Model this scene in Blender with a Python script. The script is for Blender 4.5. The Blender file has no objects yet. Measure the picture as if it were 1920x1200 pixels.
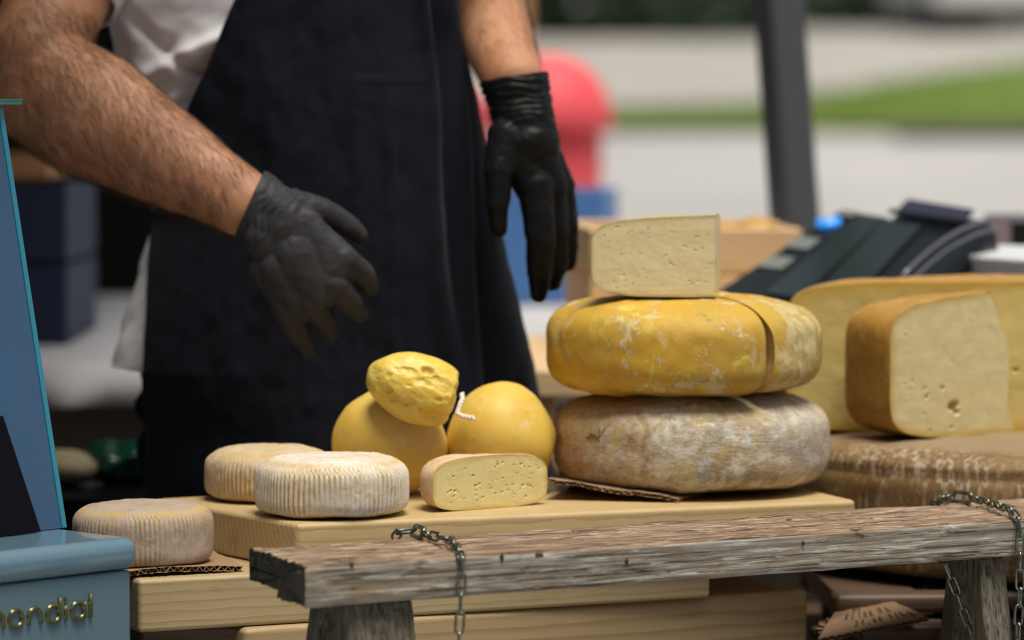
import bpy, bmesh, math, random
import numpy as np
from mathutils import Vector, Matrix, noise
random.seed(7); rng = np.random.default_rng(7)
scene = bpy.context.scene
COL = scene.collection
PI = math.pi

# ------------------------------------------------------------------ camera
F = 6950.0                     # focal length in photo pixels
HC = 1.15                      # camera height
PITCH = math.atan(400 / F)     # looking slightly down
cam_d = bpy.data.cameras.new('camera'); cam = bpy.data.objects.new('camera', cam_d); COL.objects.link(cam)
cam.location = (0, 0, HC); cam.rotation_euler = (PI/2 - PITCH, 0, 0)
cam_d.sensor_width = 36; cam_d.lens = F / 1920 * 36
cam_d.clip_start = 0.1; cam_d.clip_end = 2000
cam_d.dof.use_dof = True; cam_d.dof.focus_distance = 3.11; cam_d.dof.aperture_fstop = 3.9
scene.camera = cam

# ------------------------------------------------------------------ light
SUN_EL, SUN_AZ = 73, 155       # azimuth: compass-like angle of the sun round the scene
world = bpy.data.worlds.new('World'); scene.world = world; world.use_nodes = True
wn = world.node_tree.nodes; wl = world.node_tree.links
bg = wn['Background']; sky = wn.new('ShaderNodeTexSky'); sky.sky_type = 'NISHITA'; sky.sun_disc = False
sky.sun_elevation = math.radians(SUN_EL); sky.sun_rotation = math.radians(SUN_AZ)
sky.air_density = 1.0; sky.dust_density = 4.0; sky.ozone_density = 1.0
hs_ = wn.new('ShaderNodeHueSaturation'); hs_.inputs['Saturation'].default_value = .35   # overcast: a greyer sky
wl.new(sky.outputs[0], hs_.inputs['Color']); wl.new(hs_.outputs[0], bg.inputs[0]); bg.inputs[1].default_value = 0.088
sun_d = bpy.data.lights.new('sun', 'SUN'); sun = bpy.data.objects.new('sun', sun_d); COL.objects.link(sun)
sun_d.energy = 3.1; sun_d.angle = math.radians(26); sun_d.color = (1, .935, .80)
# direction to the sun
sd = Vector((math.sin(math.radians(SUN_AZ))*math.cos(math.radians(SUN_EL)), math.cos(math.radians(SUN_AZ))*math.cos(math.radians(SUN_EL)), math.sin(math.radians(SUN_EL))))
sun.rotation_euler = sd.to_track_quat('Z', 'Y').to_euler()
vs = scene.view_settings; vs.view_transform = 'Standard'; vs.look = 'None'; vs.exposure = 0.2; vs.gamma = 1
vs.use_curve_mapping = False
scene.cycles.max_bounces = 6; scene.cycles.pixel_filter_type = 'BLACKMAN_HARRIS'; scene.cycles.filter_width = 1.15

# ------------------------------------------------------------------ helpers
def P(px, py, Y):
    """photo pixel at world depth Y -> point"""
    u = (px - 960) / F; v = (600 - py) / F
    c, s = math.cos(PITCH), math.sin(PITCH)
    d = Vector((u, c + v*s, -s + v*c))
    return Vector((0, 0, HC)) + d * (Y / d.y)
def PZ(px, py, Z):
    p = P(px, py, 1.0); d = p - Vector((0, 0, HC))
    return Vector((0, 0, HC)) + d * ((Z - HC) / d.z)

def tag(o, label=None, cat=None, group=None, kind=None):
    if label: o['label'] = label
    if cat: o['category'] = cat
    if group: o['group'] = group
    if kind: o['kind'] = kind
    return o
def thing(name, label, cat, loc=(0,0,0), rz=0, group=None):
    o = bpy.data.objects.new(name, None); COL.objects.link(o); o.location = loc; o.rotation_euler = (0,0,rz)
    o.empty_display_size = .05
    return tag(o, label, cat, group)
def link(name, me, mat=None, parent=None, smooth=True):
    if mat is not None:
        for m in (mat if isinstance(mat, (list, tuple)) else [mat]): me.materials.append(m)
    if smooth: me.polygons.foreach_set('use_smooth', [True]*len(me.polygons))
    else: me.polygons.foreach_set('use_smooth', [False]*len(me.polygons))
    o = bpy.data.objects.new(name, me); COL.objects.link(o)
    if parent is not None: o.parent = parent
    return o
def mesh(name, verts, faces, mat=None, parent=None, smooth=True, attrs=None):
    me = bpy.data.meshes.new(name); me.from_pydata([tuple(map(float, v)) for v in verts], [], [tuple(int(i) for i in f) for f in faces]); me.update()
    if attrs:
        for k, a in attrs.items():
            at = me.attributes.new(k, 'FLOAT', 'POINT'); at.data.foreach_set('value', np.asarray(a, dtype=np.float32))
    return link(name, me, mat, parent, smooth)
def bm_obj(name, bm, mat, parent=None, smooth=False):
    me = bpy.data.meshes.new(name); bm.normal_update(); bm.to_mesh(me); bm.free()
    return link(name, me, mat, parent, smooth)
def box_bm(x0, x1, y0, y1, z0, z1, bm=None):
    bm = bm or bmesh.new()
    m = Matrix.Translation(((x0+x1)/2, (y0+y1)/2, (z0+z1)/2)) @ Matrix.Diagonal((x1-x0, y1-y0, z1-z0, 1))
    bmesh.ops.create_cube(bm, size=1, matrix=m); return bm
def bev(o, w, seg=3, ang=40):
    m = o.modifiers.new('bevel', 'BEVEL'); m.width = w; m.segments = seg; m.limit_method = 'ANGLE'; m.angle_limit = math.radians(ang)
    o.data.polygons.foreach_set('use_smooth', [True]*len(o.data.polygons))
    o.data.set_sharp_from_angle(angle=math.radians(60)) if False else None
    w2 = o.modifiers.new('wn', 'WEIGHTED_NORMAL'); w2.keep_sharp = True
    return o
def box(name, x0, x1, y0, y1, z0, z1, mat, parent=None, bevel=.003, seg=3):
    o = bm_obj(name, box_bm(x0,x1,y0,y1,z0,z1), mat, parent)
    if bevel: bev(o, bevel, seg)
    return o
def prism(name, pts, down, mat, parent=None, bevel=.002, seg=3):
    """solid from a planar-ish polygon (list of Vectors) extruded by vector down"""
    bm = bmesh.new(); n = len(pts); down = Vector(down)
    a = [bm.verts.new(p) for p in pts]; b = [bm.verts.new(Vector(p)+down) for p in pts]
    bm.faces.new(a); bm.faces.new(b[::-1])
    for i in range(n): bm.faces.new((a[i], b[i], b[(i+1)%n], a[(i+1)%n]))
    bmesh.ops.recalc_face_normals(bm, faces=bm.faces)
    o = bm_obj(name, bm, mat, parent)
    if bevel: bev(o, bevel, seg)
    return o
def tube_arrays(path, radii, n=10, closed=False, flat=1.0):
    path = [Vector(p) for p in path]; m = len(path)
    if not hasattr(radii, '__len__'): radii = [radii]*m
    V, Fc = [], []
    prev = None
    for i in range(m):
        if closed: t = path[(i+1) % m] - path[i-1]
        else: t = path[min(i+1, m-1)] - path[max(i-1, 0)]
        t.normalize()
        if prev is None:
            up = Vector((0,0,1)) if abs(t.z) < .9 else Vector((1,0,0))
            u = t.cross(up).normalized()
        else:
            u = (prev - t * prev.dot(t)).normalized()
        prev = u; v = t.cross(u)
        for k in range(n):
            a = 2*PI*k/n
            V.append(path[i] + (u*math.cos(a) + v*math.sin(a)*flat) * radii[i])
    rings = m if closed else m-1
    for i in range(rings):
        for k in range(n):
            a = i*n + k; b = i*n + (k+1) % n; c = ((i+1) % m)*n + (k+1) % n; d = ((i+1) % m)*n + k
            Fc.append((a, b, c, d))
    if not closed:
        Fc.append(tuple(range(n))[::-1]); Fc.append(tuple((m-1)*n + k for k in range(n)))
    return V, Fc
def tube(name, path, radii, mat, parent=None, n=10, closed=False):
    V, Fc = tube_arrays(path, radii, n, closed); return mesh(name, V, Fc, mat, parent)
def grid_faces(nu, nv, wrap_u=False):
    f = []
    for i in range(nu if wrap_u else nu-1):
        for j in range(nv-1):
            a = i*nv+j; b = ((i+1) % nu)*nv+j
            f.append((a, b, b+1, a+1))
    return f
def fbm(x, y, z, sc=1.0, oct=3):
    return noise.fractal(Vector((x*sc, y*sc, z*sc)), 1.0, 2.0, oct)
def interp(x, xs, ys): return float(np.interp(x, xs, ys))

# ------------------------------------------------------------------ material builder
class Mat:
    def __init__(s, name, rough=.5, **kw):
        s.m = bpy.data.materials.new(name); s.m.use_nodes = True; s.nt = s.m.node_tree; s.b = s.nt.nodes['Principled BSDF']
        s.b.inputs['Roughness'].default_value = rough
        s.tc = s.nt.nodes.new('ShaderNodeTexCoord')
        for k, v in kw.items(): s.set(k.replace('_', ' '), v)
    def new(s, t): return s.nt.nodes.new(t)
    def put(s, sock, v):
        if v is None: return
        if isinstance(v, bpy.types.NodeSocket): s.nt.links.new(v, sock)
        elif isinstance(v, (tuple, list)) and len(v) == 3 and sock.type == 'RGBA': sock.default_value = (*v, 1)
        else: sock.default_value = v
    def set(s, k, v): s.put(s.b.inputs[k], v); return s
    def vec(s, scale=(1,1,1), loc=(0,0,0), rot=(0,0,0), rnd=False):
        mp = s.new('ShaderNodeMapping'); src = s.tc.outputs['Object']
        if rnd:
            oi = s.new('ShaderNodeObjectInfo'); vm = s.new('ShaderNodeVectorMath'); vm.operation = 'ADD'
            mu = s.new('ShaderNodeMath'); mu.operation = 'MULTIPLY'; s.nt.links.new(oi.outputs['Random'], mu.inputs[0]); mu.inputs[1].default_value = 7.0
            s.nt.links.new(src, vm.inputs[0]); s.nt.links.new(mu.outputs[0], vm.inputs[1]); src = vm.outputs[0]
        s.nt.links.new(src, mp.inputs[0]); mp.inputs['Scale'].default_value = scale; mp.inputs['Location'].default_value = loc; mp.inputs['Rotation'].default_value = rot
        return mp.outputs[0]
    def noise(s, vec, scale, detail=4, rough=.55, dist=0):
        n = s.new('ShaderNodeTexNoise'); s.put(n.inputs['Vector'], vec); n.inputs['Scale'].default_value = scale
        n.inputs['Detail'].default_value = detail; n.inputs['Roughness'].default_value = rough; n.inputs['Distortion'].default_value = dist
        return n.outputs['Fac']
    def vor(s, vec, scale, feat='F1', rnd=1):
        n = s.new('ShaderNodeTexVoronoi'); n.feature = feat; s.put(n.inputs['Vector'], vec); n.inputs['Scale'].default_value = scale
        n.inputs['Randomness'].default_value = rnd; return n.outputs['Distance']
    def rings(s, vec, scale, dist=1.5, dscale=1.5, axis='X'):
        n = s.new('ShaderNodeTexWave'); n.wave_type = 'RINGS'; n.rings_direction = axis; n.wave_profile = 'SAW'
        s.put(n.inputs['Vector'], vec); n.inputs['Scale'].default_value = scale; n.inputs['Distortion'].default_value = dist
        n.inputs['Detail'].default_value = 2; n.inputs['Detail Scale'].default_value = dscale; return n.outputs['Fac']
    def ramp(s, fac, stops):
        r = s.new('ShaderNodeValToRGB'); e = r.color_ramp.elements; s.put(r.inputs[0], fac)
        while len(e) < len(stops): e.new(.5)
        for i, (p, c) in enumerate(stops):
            e[i].position = p; e[i].color = (*c, 1) if isinstance(c, (tuple, list)) else (c, c, c, 1)
        return r.outputs[0]
    def mix(s, f, a, b, blend='MIX'):
        n = s.new('ShaderNodeMix'); n.data_type = 'RGBA'; n.blend_type = blend; n.clamp_factor = True
        s.put(n.inputs[0], f); s.put(n.inputs[6], a); s.put(n.inputs[7], b); return n.outputs[2]
    def math(s, op, a, b=0.0, clamp=False):
        n = s.new('ShaderNodeMath'); n.operation = op; n.use_clamp = clamp; s.put(n.inputs[0], a); s.put(n.inputs[1], b); return n.outputs[0]
    def attr(s, name):
        n = s.new('ShaderNodeAttribute'); n.attribute_name = name; return n.outputs['Fac']
    def sep(s, vec):
        n = s.new('ShaderNodeSeparateXYZ'); s.put(n.inputs[0], vec); return n.outputs
    def bump(s, h, strength=.3, dist=.001, normal=None):
        n = s.new('ShaderNodeBump'); s.put(n.inputs['Height'], h); n.inputs['Strength'].default_value = strength; n.inputs['Distance'].default_value = dist
        if normal is not None: s.put(n.inputs['Normal'], normal)
        s.nt.links.new(n.outputs[0], s.b.inputs['Normal']); return n.outputs[0]
    def sss(s, w, scale=.004, rad=(1, .6, .25)):
        s.set('Subsurface Weight', w); s.set('Subsurface Scale', scale); s.b.inputs['Subsurface Radius'].default_value = rad; return s

def pine(name, light=(.58,.435,.225), dark=(.40,.26,.10), center=(0,.03,-.06), rs=46, rough=.55):
    m = Mat(name, rough)
    v = m.vec((1,1,1), center, rnd=False)
    v2 = m.vec((.16, 1, 1), center)
    r = m.rings(v2, rs, 2.0, 4.0)
    r = m.ramp(r, [(0, 0), (.5, .15), (.88, 1), (1, .1)])
    fine = m.noise(m.vec((6, 260, 260), rnd=True), 1, 3)
    big = m.noise(m.vec((2.5, 24, 24), rnd=True), 1, 3)
    c = m.mix(m.math('MULTIPLY', r, .85), light, dark)
    c = m.mix(m.math('MULTIPLY', fine, .35), c, tuple(x*.72 for x in light))
    c = m.mix(m.ramp(big, [(.4, 0), (.75, .55)]), c, tuple(a*b for a, b in zip(light, (.78,.70,.60))))
    st = m.noise(m.vec((14, 40, 40), rnd=True), 1, 4, .65)
    c = m.mix(m.ramp(st, [(.62, 0), (.72, .35)]), c, (.22,.15,.09))
    m.set('Base Color', c); m.bump(m.math('ADD', m.math('MULTIPLY', fine, .6), m.math('MULTIPLY', r, .5)), .35, .0006)
    return m.m
def simple(name, col, rough=.5, metallic=0, var=.25, scale=30, bump=.0, bscale=200, **kw):
    m = Mat(name, rough, Metallic=metallic, **kw)
    n = m.noise(m.vec(rnd=True), scale, 4)
    m.set('Base Color', m.mix(m.math('MULTIPLY', n, var*1.6), col, tuple(c*.5 for c in col)))
    if bump: m.bump(m.noise(m.vec(), bscale, 4), bump, .001)
    return m.m
MT = {}
MT['pine'] = pine('pine wood')
MT['pine_b'] = pine('pale pine wood', (.47,.365,.20), (.33,.235,.115), (0,-.02,.05), 40)
MT['pine_c'] = pine('knotted pine wood', (.42,.31,.165), (.27,.175,.08), (0,.0,.07), 26)
MT['crate'] = pine('crate wood', (.80,.58,.34), (.68,.45,.22), (0,.1,.1), 30)
MT['brown_slat'] = pine('brown stained wood', (.10,.06,.036), (.055,.03,.018), (0,.05,.05), 40)

def weathered(name, a, b, dark, light, up=False):
    m = Mat(name, .85)
    sw = lambda t: (t[2], t[1], t[0]) if up else t
    fib = m.noise(m.vec(sw((6, 420, 420))), 1, 4, .6, .3)
    fib2 = m.noise(m.vec(sw((22, 300, 300))), 1, 5, .7, .5)
    big = m.noise(m.vec((9, 26, 26)), 1, 4, .6)
    c = m.mix(m.ramp(big, [(.38, 0), (.62, 1)]), a, b)
    c = m.mix(m.ramp(fib, [(.40, 1), (.50, 0)]), c, dark)
    c = m.mix(m.ramp(fib2, [(.52, 0), (.62, .85)]), c, light)
    blot = m.noise(m.vec((34, 90, 60)), 1, 5, .65)
    c = m.mix(m.ramp(blot, [(.60, 0), (.70, .85)]), c, tuple(x*.6 for x in dark))
    m.set('Base Color', c); m.bump(m.math('ADD', fib, m.math('MULTIPLY', fib2, .6)), .8, .0012)
    return m.m
MT['w_top'] = weathered('weathered wood top', (.20,.125,.075), (.28,.185,.12), (.042,.026,.018), (.54,.40,.28))
MT['w_side'] = weathered('weathered wood side', (.27,.25,.215), (.21,.165,.11), (.07,.058,.042), (.44,.44,.42))
MT['w_end'] = weathered('weathered end grain', (.05,.044,.026), (.065,.056,.034), (.016,.014,.009), (.10,.088,.055))
MT['w_leg'] = weathered('weathered leg wood', (.085,.080,.05), (.12,.105,.085), (.03,.028,.018), (.19,.17,.145), True)

# cheese rinds and pastes
def caciotta(name, pale=(.66,.56,.44), yel=(.50,.33,.09), w=.5):
    m = Mat(name, .72); m.sss(.18, .003)
    g = m.attr('groove'); n1 = m.noise(m.vec(rnd=True), 26, 5, .6); n2 = m.noise(m.vec(rnd=True), 150, 5, .7); n3 = m.noise(m.vec(rnd=True), 480, 3, .7)
    c = m.mix(m.ramp(n1, [(.38, 0), (.65, .8)]), pale, (pale[0]*.86, pale[1]*.76, pale[2]*.62))
    c = m.mix(m.math('MULTIPLY', g, m.ramp(n2, [(.25, .35), (.6, 1)])), c, yel)
    c = m.mix(m.ramp(n2, [(.52, 0), (.66, w)]), c, (yel[0]*1.15, yel[1]*1.2, yel[2]*1.6))
    e = m.attr('edge'); c = m.mix(m.math('MULTIPLY', e, m.ramp(n1, [(.3, .15), (.6, .95)])), c, (.55,.37,.10))
    c = m.mix(m.ramp(n3, [(.6, 0), (.75, .5)]), c, (.80,.74,.66))
    m.set('Base Color', c); m.bump(m.math('ADD', n2, m.math('MULTIPLY', n3, .5)), .6, .0012); return m.m
MT['cac_white'] = caciotta('white ribbed rind', (.74,.69,.61), (.46,.29,.07), .45)
MT['cac_cream'] = caciotta('cream ribbed rind', (.64,.53,.36), (.42,.26,.06), .6)
MT['cac_pink'] = caciotta('pinkish ribbed rind', (.46,.375,.32), (.34,.22,.05), .35)
MT['cac_half'] = caciotta('peach ribbed rind', (.70,.52,.36), (.60,.34,.12), .35)

def paste(name, col, edge, eyes=.5, hs=160):
    m = Mat(name, .42); m.sss(.35, .005, (1, .75, .35))
    n1 = m.noise(m.vec(), 18, 4); n2 = m.noise(m.vec(), 240, 4, .65)
    e = m.attr('edge')
    c = m.mix(m.ramp(n1, [(.35, 0), (.7, .5)]), col, tuple(x*y for x, y in zip(col, (.93,.88,.72))))
    c = m.mix(m.ramp(e, [(0, 0), (1, 1)]), c, edge)
    v = m.vor(m.vec((1, 1, 1.7)), hs); sel = m.noise(m.vec(), hs*.23, 2)
    pit = m.math('MULTIPLY', m.ramp(v, [(.12, 1), (.24, 0)]), m.ramp(sel, [(.52, 0), (.6, 1)]))
    c = m.mix(m.math('MULTIPLY', pit, eyes), c, tuple(x*.62 for x in edge))  # holes also darkened in the colour, like shade inside them
    c = m.mix(m.ramp(n2, [(.62, 0), (.8, .3)]), c, tuple(x*.8 for x in col))
    m.set('Base Color', c)
    drag = m.noise(m.vec((9, 9, 300)), 1, 3, .6)
    h = m.math('ADD', m.math('MULTIPLY', drag, .45), m.math('SUBTRACT', m.math('MULTIPLY', n2, .35), m.math('MULTIPLY', pit, 1.0)))
    m.bump(h, .38, .0012); return m.m
MT['p_top'] = paste('pale cut paste', (.76,.68,.42), (.52,.42,.17), .4, 700)
MT['p_half'] = paste('cream cut paste', (.78,.68,.34), (.64,.47,.13), .0, 300)
MT['p_big'] = paste('ivory cut paste', (.68,.59,.33), (.54,.37,.09), .35, 460)
MT['p_back'] = paste('yellow cut paste', (.68,.55,.22), (.58,.38,.06), .45, 420)
MT['p_slit'] = paste('tan cut paste', (.60,.42,.19), (.50,.29,.07), .3, 230)

def wax_yellow():
    m = Mat('mottled orange rind', .42); m.sss(.15, .004); m.set('Specular IOR Level', .3)
    b = m.noise(m.vec(), 9, 4); p = m.noise(m.vec((1,1,.85), (.31,.1,.2)), 34, 9, .78, .5); p2 = m.noise(m.vec((1,1,1), (3,1,2)), 42, 8, .72, 1.0); f = m.noise(m.vec((1,1,2.6)), 190, 5, .7)
    zone = m.ramp(m.noise(m.vec((1,1,1), (4.3,1.2,6.1)), 13, 3), [(.44, .12), (.56, 1)])
    c = m.mix(m.ramp(b, [(.38, 0), (.66, 1)]), (.62,.37,.035), (.50,.33,.055))
    c = m.mix(m.ramp(m.noise(m.vec((1,1,1), (7,7,7)), 14, 4), [(.5, 0), (.72, .8)]), c, (.52,.27,.028))
    pale = m.math('MULTIPLY', m.ramp(p, [(.52, 0), (.54, 1)]), m.math('MULTIPLY', zone, m.ramp(p2, [(.45, 0), (.49, 1)])))
    c = m.mix(m.math('MULTIPLY', pale, .85), c, (.68,.58,.38))
    c = m.mix(m.math('MULTIPLY', m.ramp(p2, [(.565, 0), (.585, 1)]), m.math('MULTIPLY', zone, .85)), c, (.66,.55,.12))
    x, y, z = m.sep(m.vec())
    side = m.ramp(m.math('ADD', x, m.math('MULTIPLY', p, .10)), [(.10, 0), (.16, 1)])
    c = m.mix(m.math('MULTIPLY', side, m.ramp(f, [(.42, .35), (.52, .95)])), c, (.40,.29,.09))
    c = m.mix(m.math('MULTIPLY', side, m.ramp(p, [(.50, 0), (.53, .8)])), c, (.66,.56,.30))
    g = m.noise(m.vec((1,1,1), (5,2,1)), 24, 7, .7)
    c = m.mix(m.ramp(g, [(.63, 0), (.68, .75)]), c, (.17,.20,.10))
    c = m.mix(m.math('MULTIPLY', m.ramp(f, [(.58, 0), (.68, .5)]), m.ramp(p, [(.42, 0), (.5, 1)])), c, (.66,.52,.30))
    m.set('Base Color', c)
    m.set('Roughness', m.ramp(pale, [(0, .56), (1, .85)]))
    m.bump(m.math('ADD', m.math('MULTIPLY', pale, .5), m.math('MULTIPLY', f, .45)), .6, .0016); return m.m
MT['wax'] = wax_yellow()
def grey_rind():
    m = Mat('grey mould rind', .75); m.sss(.08, .003)
    a = m.noise(m.vec((1,1,1.2)), 11, 7, .66, .5); b = m.noise(m.vec((1,1,1), (2,5,1)), 17, 8, .7, .6); d = m.noise(m.vec((1,1,1.3), (8,1,4)), 30, 8, .72, .8)
    f = m.noise(m.vec((1,1,4.5)), 120, 6, .72); g = m.noise(m.vec(), 430, 4, .7)
    c = m.mix(m.ramp(a, [(.42, 0), (.58, 1)]), (.60,.53,.42), (.46,.34,.17))
    c = m.mix(m.ramp(b, [(.48, 0), (.56, .75)]), c, (.37,.395,.39))
    sp = m.noise(m.vec((1,1,1.4), (5,5,5)), 62, 9, .8, .3)
    c = m.mix(m.ramp(sp, [(.42, .85), (.49, 0)]), c, (.33,.23,.11)); c = m.mix(m.ramp(sp, [(.52, 0), (.57, .8)]), c, (.72,.66,.56))
    c = m.mix(m.ramp(d, [(.54, 0), (.60, .85)]), c, (.34,.22,.07))
    c = m.mix(m.ramp(m.noise(m.vec((1,1,1), (1,9,3)), 22, 8, .7), [(.57, 0), (.61, .7)]), c, (.50,.38,.09))
    x, y, z = m.sep(m.vec())
    left = m.ramp(m.math('ADD', x, m.math('MULTIPLY', m.math('SUBTRACT', a, .5), .14)), [(0, 1), (.001, 1)])
    lm = m.new('ShaderNodeMapRange'); m.put(lm.inputs[0], m.math('ADD', x, m.math('MULTIPLY', m.math('SUBTRACT', b, .5), .16)))
    lm.inputs[1].default_value = -.045; lm.inputs[2].default_value = -.105
    c = m.mix(m.math('MULTIPLY', lm.outputs[0], .85), c, m.mix(m.ramp(d, [(.45, 0), (.55, 1)]), (.46,.22,.045), (.46,.31,.12)))
    rm = m.new('ShaderNodeMapRange'); m.put(rm.inputs[0], m.math('ADD', x, m.math('MULTIPLY', m.math('SUBTRACT', a, .5), .2)))
    rm.inputs[1].default_value = .04; rm.inputs[2].default_value = .13
    c = m.mix(m.math('MULTIPLY', rm.outputs[0], .55), c, (.48,.40,.33))
    c = m.mix(m.ramp(f, [(.5, 0), (.68, .55)]), c, (.62,.57,.50))
    c = m.mix(m.ramp(f, [(.30, .6), (.44, 0)]), c, (.23,.17,.09))
    c = m.mix(m.ramp(g, [(.60, 0), (.72, .5)]), c, (.68,.65,.60))
    m.set('Base Color', c); m.bump(m.math('ADD', f, m.math('MULTIPLY', g, .4)), .7, .0018); return m.m
MT['grey_rind'] = grey_rind()
def scamorza():
    m = Mat('smooth yellow cheese skin', .5); m.sss(.25, .006, (1, .7, .2))
    a = m.noise(m.vec(rnd=True), 16, 4); b = m.noise(m.vec((1, .6, 1), rnd=True), 55, 7, .7, .8); f = m.noise(m.vec(rnd=True), 420, 3)
    c = m.mix(m.ramp(a, [(.35, 0), (.7, 1)]), (.74,.52,.095), (.67,.43,.07))
    c = m.mix(m.ramp(b, [(.56, 0), (.68, .55)]), c, (.74,.61,.30))
    c = m.mix(m.math('MULTIPLY', m.attr('bloom'), m.ramp(m.noise(m.vec((1,1,1)), 45, 6, .7), [(.3, .35), (.6, 1)])), c, (.55,.44,.30))
    c = m.mix(m.ramp(f, [(.70, 0), (.76, .5)]), c, (.75,.66,.42))
    m.set('Base Color', c); m.set('Roughness', m.ramp(b, [(.3, .46), (.8, .66)])); m.bump(m.math('ADD', m.math('MULTIPLY', b, .6), m.math('MULTIPLY', f, .2)), .35, .0008); return m.m
MT['scam'] = scamorza()
def torn():
    m = Mat('torn stringy yellow cheese', .38); m.sss(.35, .006, (1, .75, .2))
    a = m.noise(m.vec(), 60, 6, .65, .5); f = m.noise(m.vec((1, 1, 2.2), (0,0,0), (0, .9, 0)), 170, 5, .7, .6)
    c = m.mix(m.ramp(a, [(.38, 0), (.62, 1)]), (.74,.51,.055), (.80,.63,.15))
    c = m.mix(m.ramp(f, [(.54, 0), (.68, .8)]), c, (.80,.68,.30))
    c = m.mix(m.attr('pit'), c, (.60,.36,.02))
    m.set('Base Color', c); m.bump(m.math('ADD', f, a), .45, .0012); return m.m
MT['torn'] = torn()
def aged(name, base, dk, white, amt, sc=(75,75,9)):
    m = Mat(name, .6); m.sss(.08, .004)
    a = m.noise(m.vec(), 7, 4); mk = m.noise(m.vec(sc), 1.3, 4, .6, .2); f = m.noise(m.vec((1,1,.5)), 260, 5, .7); sel = m.noise(m.vec((1,1,2)), 14, 3)
    c = m.mix(m.ramp(a, [(.35, 0), (.68, 1)]), base, dk)
    c = m.mix(m.math('MULTIPLY', m.math('MULTIPLY', m.ramp(mk, [(.50, 0), (.58, 1)]), m.ramp(sel, [(.38, 0), (.52, 1)])), amt), c, white)
    c = m.mix(m.ramp(f, [(.56, 0), (.70, .6*amt)]), c, white)
    c = m.mix(m.attr('edge'), c, (white[0]*.66, white[1]*.58, white[2]*.50))
    m.set('Base Color', c); m.bump(m.math('ADD', m.math('MULTIPLY', mk, .5), m.math('MULTIPLY', f, .7)), .6, .0018); return m.m
MT['aged'] = aged('aged brown rind', (.22,.125,.038), (.15,.08,.022), (.42,.34,.24), 1.0, (150,150,18))
MT['rind_big'] = aged('golden orange rind', (.45,.235,.038), (.34,.16,.022), (.56,.42,.20), .35, (60,60,120))

# skin, gloves, cloth
def skin():
    m = Mat('tanned skin', .48); m.sss(.12, .006, (1, .4, .2))
    a = m.noise(m.vec(), 14, 4); b = m.noise(m.vec(), 60, 6, .7); f = m.noise(m.vec(), 700, 3)
    c = m.mix(m.ramp(a, [(.35, 0), (.7, 1)]), (.56,.28,.155), (.38,.16,.075))
    c = m.mix(m.ramp(b, [(.5, 0), (.72, .5)]), c, (.60,.30,.18))
    m.set('Base Color', c); m.bump(m.math('ADD', f, m.math('MULTIPLY', b, 2.0)), .55, .0012); return m.m
MT['skin'] = skin()
MT['hair'] = simple('dark brown hair', (.06,.03,.016), .5)
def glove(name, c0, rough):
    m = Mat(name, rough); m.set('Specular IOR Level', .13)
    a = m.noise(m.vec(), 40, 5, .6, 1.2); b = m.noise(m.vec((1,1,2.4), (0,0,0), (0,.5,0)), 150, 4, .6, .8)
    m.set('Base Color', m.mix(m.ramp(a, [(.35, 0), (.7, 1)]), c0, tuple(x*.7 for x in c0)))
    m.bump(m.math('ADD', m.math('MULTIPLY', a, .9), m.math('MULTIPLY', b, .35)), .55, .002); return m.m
MT['glove_a'] = glove('matte black nitrile, lit', (.046,.046,.050), .5)  # same nitrile in a lighter grey; the light on this hand is painted in
MT['glove_b'] = glove('matte black nitrile', (.010,.010,.011), .42)  # same nitrile, darker; the hanging hand's shade is put into the colour
def cloth(name, col, var=.35, weave=900, bump=.25, rough=.9, sheen=.15, spec=.25):
    m = Mat(name, rough); m.set('Specular IOR Level', spec); m.set('Sheen Weight', sheen); m.set('Sheen Roughness', .5)
    a = m.noise(m.vec(), 9, 4); f = m.noise(m.vec((1,1,.6)), weave, 3, .6); b = m.noise(m.vec((1,1,.35)), 45, 4, .6, .5)
    c = m.mix(m.math('MULTIPLY', a, var), col, tuple(x*.6 for x in col)); c = m.mix(m.math('MULTIPLY', f, .3), c, tuple(min(1, x*1.5) for x in col))
    m.set('Base Color', c); m.bump(m.math('ADD', m.math('MULTIPLY', f, .25), m.math('MULTIPLY', b, .9)), bump, .002); return m.m
MT['apron'] = cloth('navy black apron cloth', (.0078,.0092,.017), sheen=.05, spec=.12, bump=.45)
MT['shirt'] = cloth('white linen shirt', (.84,.85,.90), .2, 700, .3)
MT['trousers'] = cloth('black trouser cloth', (.006,.006,.008), sheen=.05)
MT['tablecloth'] = cloth('white table cloth', (.52,.51,.53), .2)
MT['dark_cloth'] = cloth('black green tent cloth', (.006,.009,.006), sheen=0)
MT['roof_cloth'] = cloth('dark blue tent roof cloth', (.035,.06,.13), sheen=0)
MT['black_card'] = cloth('black card', (.005,.005,.009), sheen=0, spec=.08)
MT['string'] = cloth('white cotton string', (.80,.74,.66), .2, 1500, .4)
def cardboard(name, col):
    m = Mat(name, .85); f = m.noise(m.vec((1,6,1)), 90, 5, .7); a = m.noise(m.vec(), 25, 4)
    m.set('Base Color', m.mix(m.ramp(f, [(.4, 0), (.7, .6)]), m.mix(a, col, tuple(x*.72 for x in col)), tuple(x*.62 for x in col)))
    m.bump(f, .3, .0006); return m.m
MT['card'] = cardboard('brown cardboard', (.36,.225,.12))
MT['card_dark'] = cardboard('dark brown cardboard', (.22,.13,.07))
def zinc():
    m = Mat('tarnished zinc steel', .3, Metallic=1.0); a = m.noise(m.vec(rnd=True), 160, 4, .7)
    m.set('Base Color', m.mix(m.ramp(a, [(.35, 0), (.65, 1)]), (.30,.33,.30), (.12,.14,.10))); m.set('Roughness', m.ramp(a, [(.3, .22), (.7, .5)])); return m.m
MT['zinc'] = zinc()
MT['case'] = simple('pale blue enamelled metal', (.125,.225,.295), .2, 0, .10, 8, Coat_Weight=.3)
MT['case_body'] = simple('pale blue painted metal', (.105,.195,.245), .38, 0, .12, 6)
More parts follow.
